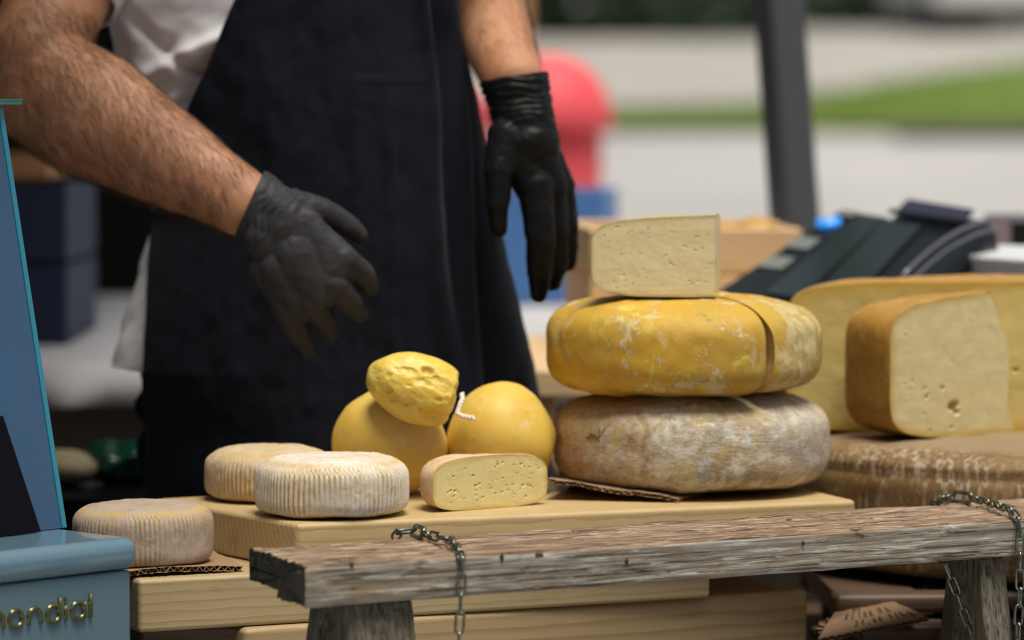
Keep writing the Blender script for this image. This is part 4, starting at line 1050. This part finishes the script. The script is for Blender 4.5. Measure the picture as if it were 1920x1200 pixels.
c2 = [PZ(1750,950,ZT-.006)+Vector((0,.006,0)), PZ(1760,937,ZT+.002), PZ(1785,930,ZT+.002), PZ(1812,933,ZT+.002), PZ(1838,937,ZT+.003), PZ(1893,955,ZT+.003), PZ(1905,966,ZT), front(1913,985), front(1913,1020), front(1911,1060), front(1913,1110), front(1909,1160), front(1908,1220), front(1908,1300)]
chain('chain', 'zinc chain slung over the right end of the bench', c2, big=(.060,.080))
bk2 = [PZ(1766,1040,ZB-TH-.001), P(1772,1058,3.15), P(1790,1100,3.155), P(1808,1150,3.16), P(1826,1195,3.165), P(1850,1280,3.17)]
chain('chain', 'zinc chain end hanging slanted left of the right bench leg', bk2, roll0=30)

# ================================================================== glass display case
C0 = Vector((-.3015, 3.0, 0)); dc = Vector((.687,.727,0)).normalized(); nb = Vector((-dc.y, dc.x, 0)); ca = math.atan2(dc.y, dc.x)
case = thing('display_case', 'pale blue counter display case with slanted blue glass at left', 'display case', (C0.x, C0.y, 0), ca)
LC, DC = .55, .42
o = box('lid', -LC, 0, 0, DC, .7745, .8005, MT['case'], case, .011, 6)
o = box('housing', -LC+.005, -.006, .006, DC-.006, .62, .7740, MT['case_body'], case, .003)
box('base', -LC+.02, -.03, .03, DC-.02, 0, .6195, MT['case_body'], case, .003)
gx = -.003; y0, y1 = .092, .172
def gl(x, y, z): return Vector((x, y, z))
gt = .0045
def slant(name, x0, x1, off, z0, z1, mat, th=gt, bevel=.0006):
    k = (y1-y0)/(.35); p = [gl(x0, y0+off+(z0-.8)*k, z0), gl(x1, y0+off+(z0-.8)*k, z0), gl(x1, y0+off+(z1-.8)*k, z1), gl(x0, y0+off+(z1-.8)*k, z1)]
    return prism(name, p, (0, th, 0), mat, case, bevel, 2)
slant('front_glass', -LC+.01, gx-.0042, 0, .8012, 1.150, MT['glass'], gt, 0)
slant('glass_edge', gx-.0040, gx+.0012, -.001, .8012, 1.150, MT['glass_edge'])
prism('black_card', [gl(-LC+.05, .080, .8015), gl(-.0385, .080, .8015), gl(-.058, .104, .897), gl(-LC+.05, .104, .897)], (0,.002,0), MT['black_card'], case, .0005)
o = prism('top_glass', [gl(.012,y1-.010,1.1515), gl(.012,DC,1.1515), gl(-LC,DC,1.1515), gl(-LC,y1-.010,1.1515)], (0,0,.0050), MT['glass_green'], case, .0008, 2)
box('inner_tray', -LC+.04, -.02, .13, DC-.05, .8012, .812, MT['white_plastic'], case, .003)
# embossed name, one part per letter
def arc(cx, cy, r, a, b, n=18): return [(cx+r*math.cos(math.radians(a+(b-a)*k/n)), cy+r*math.sin(math.radians(a+(b-a)*k/n))) for k in range(n+1)]
X = .0066; A_H = .0190
LET = {'m': [[(0,0),(0,2*X-.004)]+[(0,X)]+arc(.0055,X+.0008,.0055,180,0)+[(.011,0)], arc(.0165,X+.0008,.0055,180,0)+[(.022,0)]],
       'o': [arc(X,X,X,0,360,28)], 'n': [[(0,0)]+arc(.0062,X,.0062,180,0)+[(.0124,0)]],
       'd': [arc(X,X,X,0,360,28), [(2*X,0.001),(2*X,A_H)]], 'i': [[(0,0),(0,2*X-.001)], [(0,A_H-.002),(0,A_H-.0005)]], 'a': [arc(X,X,X,0,360,28), [(2*X,0),(2*X,2*X)]], 'l': [[(0,0),(0,A_H)]]}
s0 = -.0500; ZL = .7395
wd = {'m': .022, 'o': .0132, 'n': .0124, 'd': .0132, 'i': 0, 'a': .0132, 'l': 0}
word = 'mondial'; gap = .0062; tot = sum(wd[c] for c in word) + gap*(len(word)-1); cur = s0 - tot
for ch in word:
    lt = None
    for stv in LET[ch]:
        pts = [(cur+x, .0052, ZL+y) for x, y in stv]
        closed = len(pts) > 2 and (Vector(pts[0])-Vector(pts[-1])).length < 1e-6
        if closed: pts = pts[:-1]
        V, Fc = tube_arrays(pts, .0018, 10, closed)
        V2, F2 = tube_arrays([(a, b_-.0009, c_) for a, b_, c_ in pts], .0014, 10, closed)
        a_ = mesh('letter', V, Fc, MT['chrome_rim'], case); 
        mesh('letter_face', V2, F2, MT['chrome'], a_)
    cur += wd[ch] + gap

# ================================================================== the seller
def cap_into(bm, a, b, ra, rb, n=20):
    """tapered capsule with elliptical section; ra, rb = (side radius, depth radius)"""
    a, b = Vector(a), Vector(b); w = (b-a); L = w.length; w.normalize()
    yv = Vector((0,1,0)); v = (yv - w*yv.dot(w))
    if v.length < 1e-3: v = Vector((0,0,1)) - w*w.z
    v.normalize(); u = v.cross(w)
    rings = []; K = 5
    prof = []
    for k in range(K): th = PI/2*(1-k/K); prof.append((a - w*math.sin(th)*ra[0]*.9, math.cos(th), ra))
    for k in range(5): f = k/4; prof.append((a.lerp(b, f), 1.0, (ra[0]+(rb[0]-ra[0])*f, ra[1]+(rb[1]-ra[1])*f)))
    for k in range(1, K+1): th = PI/2*k/K; prof.append((b + w*math.sin(th)*rb[0]*.9, math.cos(th), rb))
    base = len(bm.verts)
    for c, s, r in prof:
        s = max(s, .02); rings.append([bm.verts.new(c + (u*math.cos(2*PI*k/n)*r[0] + v*math.sin(2*PI*k/n)*r[1])*s) for k in range(n)])
    for p_, q_ in zip(rings, rings[1:]):
        for k in range(n): bm.faces.new((p_[k], p_[(k+1)%n], q_[(k+1)%n], q_[k]))
    bm.faces.new(rings[0][::-1]); bm.faces.new(rings[-1])
def blob(name, caps, voxel, mat, parent, smooth=6, fac=.5, post=None):
    bm = bmesh.new()
    for c in caps: cap_into(bm, *c)
    bmesh.ops.recalc_face_normals(bm, faces=bm.faces)
    me = bpy.data.meshes.new('tmp'); bm.to_mesh(me); bm.free(); tmp = bpy.data.objects.new('tmp', me); COL.objects.link(tmp)
    r = tmp.modifiers.new('r', 'REMESH'); r.mode = 'VOXEL'; r.voxel_size = voxel
    s = tmp.modifiers.new('s', 'SMOOTH'); s.factor = fac; s.iterations = smooth
    dg = bpy.context.evaluated_depsgraph_get(); ev = tmp.evaluated_get(dg); me2 = bpy.data.meshes.new_from_object(ev); me2.name = name
    bpy.data.objects.remove(tmp)
    if post: post(me2)
    me2.materials.clear()
    return link(name, me2, mat, parent)
SX, SY = -.21, 3.64
man = thing('person', 'person in white shirt, long black apron and black gloves reaching over cheeses', 'person', (SX, SY, 0))
O = Vector((SX, SY, 0))
def pp(px, py, Y): return P(px, py, Y) - O
def pr(rpx, Y, fl=1.0): r = rpx*Y/F; return (r, r*fl)
sR = Vector((-.385,3.66,1.41)) - O; eR = pp(62, 150, 3.50); wR = pp(468, 388, 3.40)
sL = Vector((-.03,3.70,1.41)) - O; eL = Vector((-.060,3.80,1.335)) - O; wL = pp(962, 150, 3.52)
caps = [
 (sR, eR+Vector((.0,0,.02)), (.058,.058), (.046,.048)), (eR, eR.lerp(wR,.30), (.057,.050), (.060,.050)), (eR.lerp(wR,.30), eR.lerp(wR,.72), (.059,.048), (.042,.035)), (eR.lerp(wR,.70), wR, (.040,.034), (.031,.024)), (wR, wR+(wR-eR).normalized()*.03, (.030,.022), (.028,.02)),
 (sL, eL, (.056,.056), (.047,.047)), (eL, eL.lerp(wL,.35), (.045,.045), (.047,.044)), (eL.lerp(wL,.35), wL, (.046,.043), (.029,.027)), (wL, wL+Vector((.003,0,-.03)), (.028,.026), (.027,.024)),
 ((.04,.01,.92), (.02,0,1.15), (.135,.08), (.13,.085)), ((0.01,0,1.15), (0,.02,1.38), (.15,.095), (.17,.10)), ((-.15,.02,1.40), (.15,.03,1.40), (.065,.065), (.065,.065)), ((0,.02,1.40), (0,.0,1.52), (.07,.07), (.055,.058)),
 ((0,-.01,1.56), (0,-.02,1.66), (.068,.085), (.078,.095)), ((0,-.10,1.575), (0,-.112,1.605), (.013,.013), (.009,.009)), ((-.08,0,1.59), (-.08,0,1.62), (.012,.018), (.014,.02)), ((.08,0,1.59), (.08,0,1.62), (.012,.018), (.014,.02)),
 ((-.03,.02,.90), (-.045,.04,.48), (.075,.075), (.055,.055)), ((.12,.02,.90), (.145,.04,.48), (.075,.075), (.055,.055)), ((-.045,.04,.48), (-.05,.06,.10), (.055,.055), (.036,.038)), ((.145,.04,.48), (.15,.06,.10), (.055,.055), (.036,.038)),
 ((-.05,.05,.045), (-.05,-.11,.035), (.038,.04), (.035,.033)), ((.15,.05,.045), (.15,-.11,.035), (.038,.04), (.035,.033)),
]
body = blob('body', caps, .0042, MT['skin'], man, 5, .5)
# forearm hair
def hair_on(a, b, rad, n, seed, hmin=.006, hmax=.016):
    bmv = body.data; co = np.empty(len(bmv.vertices)*3); bmv.vertices.foreach_get('co', co); co = co.reshape(-1,3)
    no = np.empty(len(bmv.vertices)*3); bmv.vertices.foreach_get('normal', no); no = no.reshape(-1,3)
    a_, b_ = np.array(a), np.array(b); ax = b_-a_; L = np.linalg.norm(ax); ax /= L
    t_ = (co-a_)@ax; d_ = np.linalg.norm(co-a_-np.outer(t_, ax), axis=1); idx = np.where((t_ > -.03) & (t_ < L*.95) & (d_ < rad))[0]
    rg = np.random.default_rng(seed); V, Fc = [], []
    down = np.array([0,0,-1.0])
    for k in rg.choice(idx, n):
        p0 = co[k] + rg.normal(0, .0016, 3); nn = no[k]; p0 = p0 - nn*np.dot(p0-co[k], nn)
        d1 = ax*.7 + down*rg.uniform(.2,1.3) + rg.normal(0, .35, 3); d1 -= nn*np.dot(d1, nn); d1 /= np.linalg.norm(d1)+1e-9
        ln = rg.uniform(hmin, hmax); w = np.cross(nn, d1); wd_ = rg.uniform(.00006,.00012); base = len(V)
        for q, (f, lift) in enumerate(((0,.0),(.35,.0014),(.7,.0019),(1,.0012))):
            c = p0 + d1*ln*f + nn*lift + down*ln*.22*f*f; s = wd_*(1-f*.8)
            V += [c - w*s, c + w*s, c + nn*s*1.6]
        for q in range(3):
            o_ = base+q*3
            for e in range(3): Fc.append((o_+e, o_+(e+1)%3, o_+3+(e+1)%3, o_+3+e))
    return V, Fc
V, Fc = hair_on(eR, wR, .080, 10000, 1, .006, .026); o = mesh('arm_hair', V, Fc, MT['hair'], man); o['kind'] = 'stuff'
V, Fc = hair_on(eL, wL, .065, 4000, 2, .006, .020); o = mesh('arm_hair', V, Fc, MT['hair'], man); o['kind'] = 'stuff'
# head hair
V, Fc = [], []
bm = bmesh.new(); bmesh.ops.create_uvsphere(bm, u_segments=40, v_segments=28, radius=1)
for v in bm.verts:
    k = 1+.03*fbm(v.co.x, v.co.y, v.co.z, 5, 3); v.co = Vector((v.co.x*.087*k, v.co.y*.108*k+.012, 1.675+v.co.z*.09*k))
bmesh.ops.bisect_plane(bm, geom=bm.verts[:]+bm.edges[:]+bm.faces[:], plane_co=(0,-.06,1.66), plane_no=(0,-.75,-.55), clear_outer=True)
bm_obj('hair', bm, MT['hair'], man, True)
for s in (-1, 1):
    V, Fc = tube_arrays([(s*.030-.006,-.098,1.635),(s*.030+.006,-.098,1.635)], .005, 10); mesh('eye', V, Fc, MT['white_plastic'], man)

# ---- body outline tables (photo rows) shared by shirt and apron
ROW = [-300,-150, 0, 100, 190, 300, 410, 540, 690, 800, 930, 1150, 1500]
LX  = [ 215, 200,195, 210, 235, 268, 283, 245, 203, 270, 272, 262, 250]      # left outline of the clothed body
RX  = [ 790, 845,866, 876, 893, 912, 932, 962,1002,1030,1055,1070,1080]      # right outline (apron)
AR = [-300,-150, 0, 120, 245, 330, 410, 500, 600, 700, 930, 1150, 1500]
AL = [ 540, 500,458, 405, 346, 308, 290, 282, 278, 274, 280, 270, 262]       # left edge of the apron
YC, DD = 3.63, .115
def body_pt(px, row, extra=0.0, back=False):
    L, R_ = interp(row, ROW, LX), interp(row, ROW, RX); cx, hw_ = (L+R_)/2, (R_-L)/2; u = max(-1, min(1, (px-cx)/hw_))
    dy = (DD+extra)*math.sqrt(max(0, 1-abs(u)**2.2)); Y = YC + dy if back else YC - dy
    return Y
def xz(px, row, Y):
    z = HC - YC*(row-200)/F*1.0; x = (px-960)/F*3.6; return x, z
# shirt shell
nR, nA = 150, 200; V = []
for i in range(nR):
    row = -300 + (690+300)*i/(nR-1)
    L, R_ = interp(row, ROW, LX), interp(row, ROW, RX)-16; cx, hw_ = (L+R_)/2, (R_-L)/2
    for k in range(nA):
        a = 2*PI*k/nA; sx, sy = math.sin(a), -math.cos(a)
        x_, z_ = xz(cx+hw_*sx*1.0, row, 0)
        y_ = YC + (DD-.012)*sy*abs(sy)**.1
        fl = (row+300)/990
        f1 = .007*fbm(a*3.2+row*.006, row*.011, 2, 1, 3) + .006*math.sin(a*4 + row*.02)*max(0, min(1, (row-430)/200))
        f2 = .013*math.exp(-((row-170-35*math.sin(a*5))/26)**2)*math.sin(a*6+1) - .016*math.exp(-((row-205+ (a-5.6)*95)/15)**2) + .013*math.exp(-((row-120+(a-5.6)*120)/18)**2)
        f2b = -.013*math.exp(-((row-80-(a-5.5)*220)/20)**2)
        m_ = 1 + (f1+f2+f2b)/.12
        V.append((SXx := (x_ - SX) + sx*(f1+f2)*.6, (y_ - SY) + sy*(f1+f2+f2b), z_ + (.004*math.sin(a*3) if i == nR-1 else 0)))
shirt = mesh('shirt', V, [f for f in grid_faces(nR, nA)] + [(i*nA+nA-1, (i+1)*nA+nA-1, (i+1)*nA, i*nA) for i in range(nR-1)], MT['shirt'], man)
m_ = shirt.modifiers.new('th', 'SOLIDIFY'); m_.thickness = .0016
def sleeve(a, b, r0, r1, ext):
    V = []; w = (b-a).normalized(); u = w.orthogonal().normalized(); v = w.cross(u); n1, n2 = 40, 44
    for i in range(n1):
        f = i/(n1-1); c = a.lerp(b, f)
        for k in range(n2):
            th = 2*PI*k/n2; r = (r0+(r1-r0)*f)*(1+.05*fbm(math.cos(th)*2, math.sin(th)*2, f*4, 1, 3)); V.append(c + (u*math.cos(th)+v*math.sin(th))*r)
    o = mesh('sleeve', V, grid_faces(n1, n2) + [(i*n2+n2-1, (i+1)*n2+n2-1, (i+1)*n2, i*n2) for i in range(n1-1)], MT['shirt'], man)
    m = o.modifiers.new('th', 'SOLIDIFY'); m.thickness = .002; return o
sleeve(sR+Vector((.02,0,.03)), P(92, -28, 3.56)-O, .085, .068, 0)
q = P(198, 2, 3.52) - O
sleeve(sL+Vector((-.02,0,.03)), eL+Vector((.0,-.03,.05)), .08, .066, 0)
# yoke over the shoulders
V = []
for i in range(40):
    f = i/39; z = 1.395 + .085*f; hw_ = .215*(1-f)**.55+.055; dp = .11*(1-f)**.5+.05
    for k in range(60): a = 2*PI*k/60; V.append((hw_*math.cos(a), .02+dp*math.sin(a), z))
mesh('collar_yoke', V, grid_faces(40, 60) + [(i*60+59, (i+1)*60+59, (i+1)*60, i*60) for i in range(39)], MT['shirt'], man)

# apron
nR, nS = 260, 230; V = []
def ridge(px, c, w): return math.exp(-((px-c)/w)**2)
for i in range(nR):
    row = -190 + (1500+190)*i/(nR-1)
    L, R_ = interp(row, ROW, LX), interp(row, ROW, RX); cx, hw_ = (L+R_)/2, (R_-L)/2
    aL = interp(row, AR, AL); phL = math.asin(max(-1, min(.999, (aL-cx)/hw_))); phR = math.radians(118)
    for k in range(nS):
        ph = phL + (phR-phL)*k/(nS-1); px = cx + hw_*math.sin(ph)
        y_ = YC - (DD+.004)*math.copysign(abs(math.cos(ph))**.9, math.cos(ph))
        t_ = (row-0)/930; fd = 0
        fd += .0125*ridge(px, 838+60*t_+14*math.sin(row*.006), 15+8*t_) + .0095*ridge(px, 792+75*t_+10*math.sin(row*.01), 10+12*t_)
        fd += -.009*ridge(px, 815+66*t_, 9+7*t_) - .008*ridge(px, 862+60*t_, 8)
        fd += .004*ridge(px, 668+10*math.sin(row*.004), 14)*min(1, max(0, (row-80)/100)) + .004*ridge(px, 730+20*t_, 11)*max(0, min(1, (row-150)/120))
        fd += -.004*ridge(px, 640+40*t_, 20)*max(0, min(1,(row-500)/200)) + .008*math.sin(px*.022+row*.0012)*max(0, min(1, (row-560)/400))
        fd += .0045*fbm(px*.012, row*.004, 1, 1, 3) + .0012*fbm(px*.03, row*.02, 4, 1, 2)
        fd += .0018*ridge(row, 152, 5)*max(0, min(1, (px-665)/10))*max(0, min(1, (805-px)/10))   # pocket hem
        x_, z_ = xz(px, row, 0)
        n_ = Vector((math.sin(ph), -math.cos(ph)))
        V.append((x_ - SX + n_.x*fd*.6, y_ - SY + n_.y*fd, z_))
apron = mesh('apron', V, grid_faces(nR, nS), MT['apron'], man); m_ = apron.modifiers.new('th', 'SOLIDIFY'); m_.thickness = .0015; m_.offset = 1
# trousers
blob('trousers', [((-.035,.02,.93), (-.045,.04,.48), (.085,.085), (.072,.072)), ((.125,.02,.93), (.145,.04,.48), (.085,.085), (.072,.072)), ((-.045,.04,.48), (-.05,.06,.09), (.072,.072), (.058,.06)), ((.145,.04,.48), (.15,.06,.09), (.072,.072), (.058,.06)), ((-.02,.02,.96), (.11,.02,.96), (.085,.085), (.085,.085))], .008, MT['trousers'], man, 5)
# apron tie dangling at the left hip
tp_ = [pp(272+8*math.sin(k*1.1), 690+k*16, 3.62) for k in range(15)]
tube('apron_tie', tp_, [.006+.002*math.sin(k*1.7) for k in range(15)], MT['apron'], man, 8)

# gloves
def wrinkle(sc, amp, seed, cuff=None):
    def f(me):
        n = len(me.vertices); co = np.empty(n*3); me.vertices.foreach_get('co', co); co = co.reshape(-1,3); no = np.empty(n*3); me.vertices.foreach_get('normal', no); no = no.reshape(-1,3)
        for i in range(n):
            x, y, z = co[i]; d = amp*fbm(x+seed, y, z, sc, 3)
            if cuff is not None:
                c, ax, ln, ca_ = cuff; t_ = (co[i]-c)@ax
                k = math.exp(-(t_/ln)**2); d += ca_*k*math.sin(t_*2*PI/.0075 + 3*fbm(x, y, z, 40, 2)*2)
            co[i] += no[i]*d
        me.vertices.foreach_set('co', co.ravel()); me.update()
    return f
def cutmesh(me, co, no):
    bm = bmesh.new(); bm.from_mesh(me); bmesh.ops.bisect_plane(bm, geom=bm.verts[:]+bm.edges[:]+bm.faces[:], plane_co=co, plane_no=no, clear_outer=True); bm.to_mesh(me); bm.free(); me.update()
def C(pa, pb, ra, rb, fa=1.0, fb=None):
    fb = fa if fb is None else fb
    return (pp(*pa), pp(*pb), pr(ra, pa[2], fa), pr(rb, pb[2], fb))
Yh = 3.385
g1 = [
 C((420,362,3.405),(482,390,3.40), 68,67,.86), C((482,390,3.40),(520,415,Yh), 66,60,.8,.6),
 # back of the hand
 C((515,395,Yh),(640,482,Yh-.010), 40,26,.85), C((505,420,Yh),(622,530,Yh-.012), 46,28,.75), C((500,440,Yh),(582,566,Yh-.006), 46,28,.75), C((495,450,Yh+.004),(535,575,Yh+.004), 42,29,.75),
 C((520,440,Yh-.002),(592,512,Yh-.006), 66,58,.5), C((560,430,Yh-.002),(622,486,Yh-.006), 42,38,.6), C((510,500,Yh),(548,560,Yh), 44,40,.6), C((640,490,Yh-.008),(548,572,Yh), 27,30,.8), C((560,480,Yh-.012),(600,540,Yh-.012), 50,38,.5), C((530,500,Yh-.008),(560,550,Yh-.006), 44,38,.55), C((560,430,Yh-.008),(625,500,Yh-.014), 44,34,.5),
 C((600,515,Yh-.006),(648,512,Yh-.002), 24,20,.8), C((585,545,Yh-.006),(616,556,Yh), 24,20,.8), C((545,565,Yh),(570,583,Yh+.004), 24,20,.8), C((560,440,Yh),(600,440,Yh+.004), 30,22,.7),
 # thumb
 C((545,385,Yh+.006),(606,398,Yh+.012), 30,25), C((606,398,Yh+.012),(645,418,Yh+.020), 24,20), C((645,418,Yh+.020),(674,441,Yh+.027), 20,15),
 # index, middle, ring, little
 C((642,484,Yh-.010),(682,516,Yh+.010), 25,21), C((682,516,Yh+.010),(694,541,Yh+.030), 20,14.5),
 C((626,532,Yh-.012),(656,568,Yh+.008), 25,21), C((656,568,Yh+.008),(674,590,Yh+.030), 20,15),
 C((584,564,Yh-.006),(609,602,Yh+.012), 25,20), C((609,602,Yh+.012),(620,625,Yh+.032), 19,14.5),
 C((536,575,Yh+.004),(562,628,Yh+.014), 30,20), C((562,628,Yh+.014),(577,654,Yh+.028), 19,14),
]
ax1 = np.array((wR-eR).normalized())
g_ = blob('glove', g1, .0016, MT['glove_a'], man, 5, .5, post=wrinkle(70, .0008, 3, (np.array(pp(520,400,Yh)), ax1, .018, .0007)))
nrm_ = (pp(492,323,3.40) - pp(437,447,3.40)); pn = Vector((nrm_.z, 0, -nrm_.x)).normalized()
if pn.dot(Vector(ax1)) > 0: pn = -pn
cutmesh(g_.data, pp(468,385,3.40), pn)
m_ = g_.modifiers.new('th', 'SOLIDIFY'); m_.thickness = .0012; m_.offset = 1
Y2 = 3.50
g2 = [
 C((956,120,3.53),(970,170,3.52), 66,61,1.0), C((972,170,3.52),(982,225,3.51), 56,58,.9), C((982,225,3.51),(990,275,3.505), 57,60,.85),
 C((965,265,Y2),(1000,350,Y2-.004), 44,34,.9), C((990,270,Y2),(1030,350,Y2+.008), 48,33,.9), C((1000,270,Y2+.005),(1050,352,Y2+.022), 42,28,.9),
 C((950,255,Y2-.002),(936,322,Y2-.016), 36,27), C((936,322,Y2-.016),(934,385,Y2-.020), 25,20), C((934,385,Y2-.020),(936,432,Y2-.018), 19,13),
 C((1004,345,Y2-.006),(1014,450,Y2-.012), 32,27), C((1014,450,Y2-.012),(1012,512,Y2-.004), 27,23), C((1012,512,Y2-.004),(1010,554,Y2+.004), 22,14),
 C((1032,350,Y2+.012),(1043,440,Y2+.012), 28,24), C((1043,440,Y2+.012),(1042,500,Y2+.020), 23,21), C((1042,500,Y2+.020),(1036,530,Y2+.026), 19,14),
 C((1052,352,Y2+.026),(1063,425,Y2+.030), 24,20), C((1063,425,Y2+.030),(1066,480,Y2+.038), 20,15), C((1066,480,Y2+.038),(1066,496,Y2+.040), 14,12),
 C((1054,350,Y2+.040),(1064,405,Y2+.048), 21,18), C((1064,405,Y2+.048),(1062,460,Y2+.054), 17,13),
]
ax2 = np.array(Vector((.10,0,-1)).normalized())
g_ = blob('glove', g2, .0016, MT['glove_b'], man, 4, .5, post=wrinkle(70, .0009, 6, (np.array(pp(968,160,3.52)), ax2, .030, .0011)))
cutmesh(g_.data, pp(968,142,3.52), (Vector((-.16,0,1))).normalized())
m_ = g_.modifiers.new('th', 'SOLIDIFY'); m_.thickness = .0012; m_.offset = 1
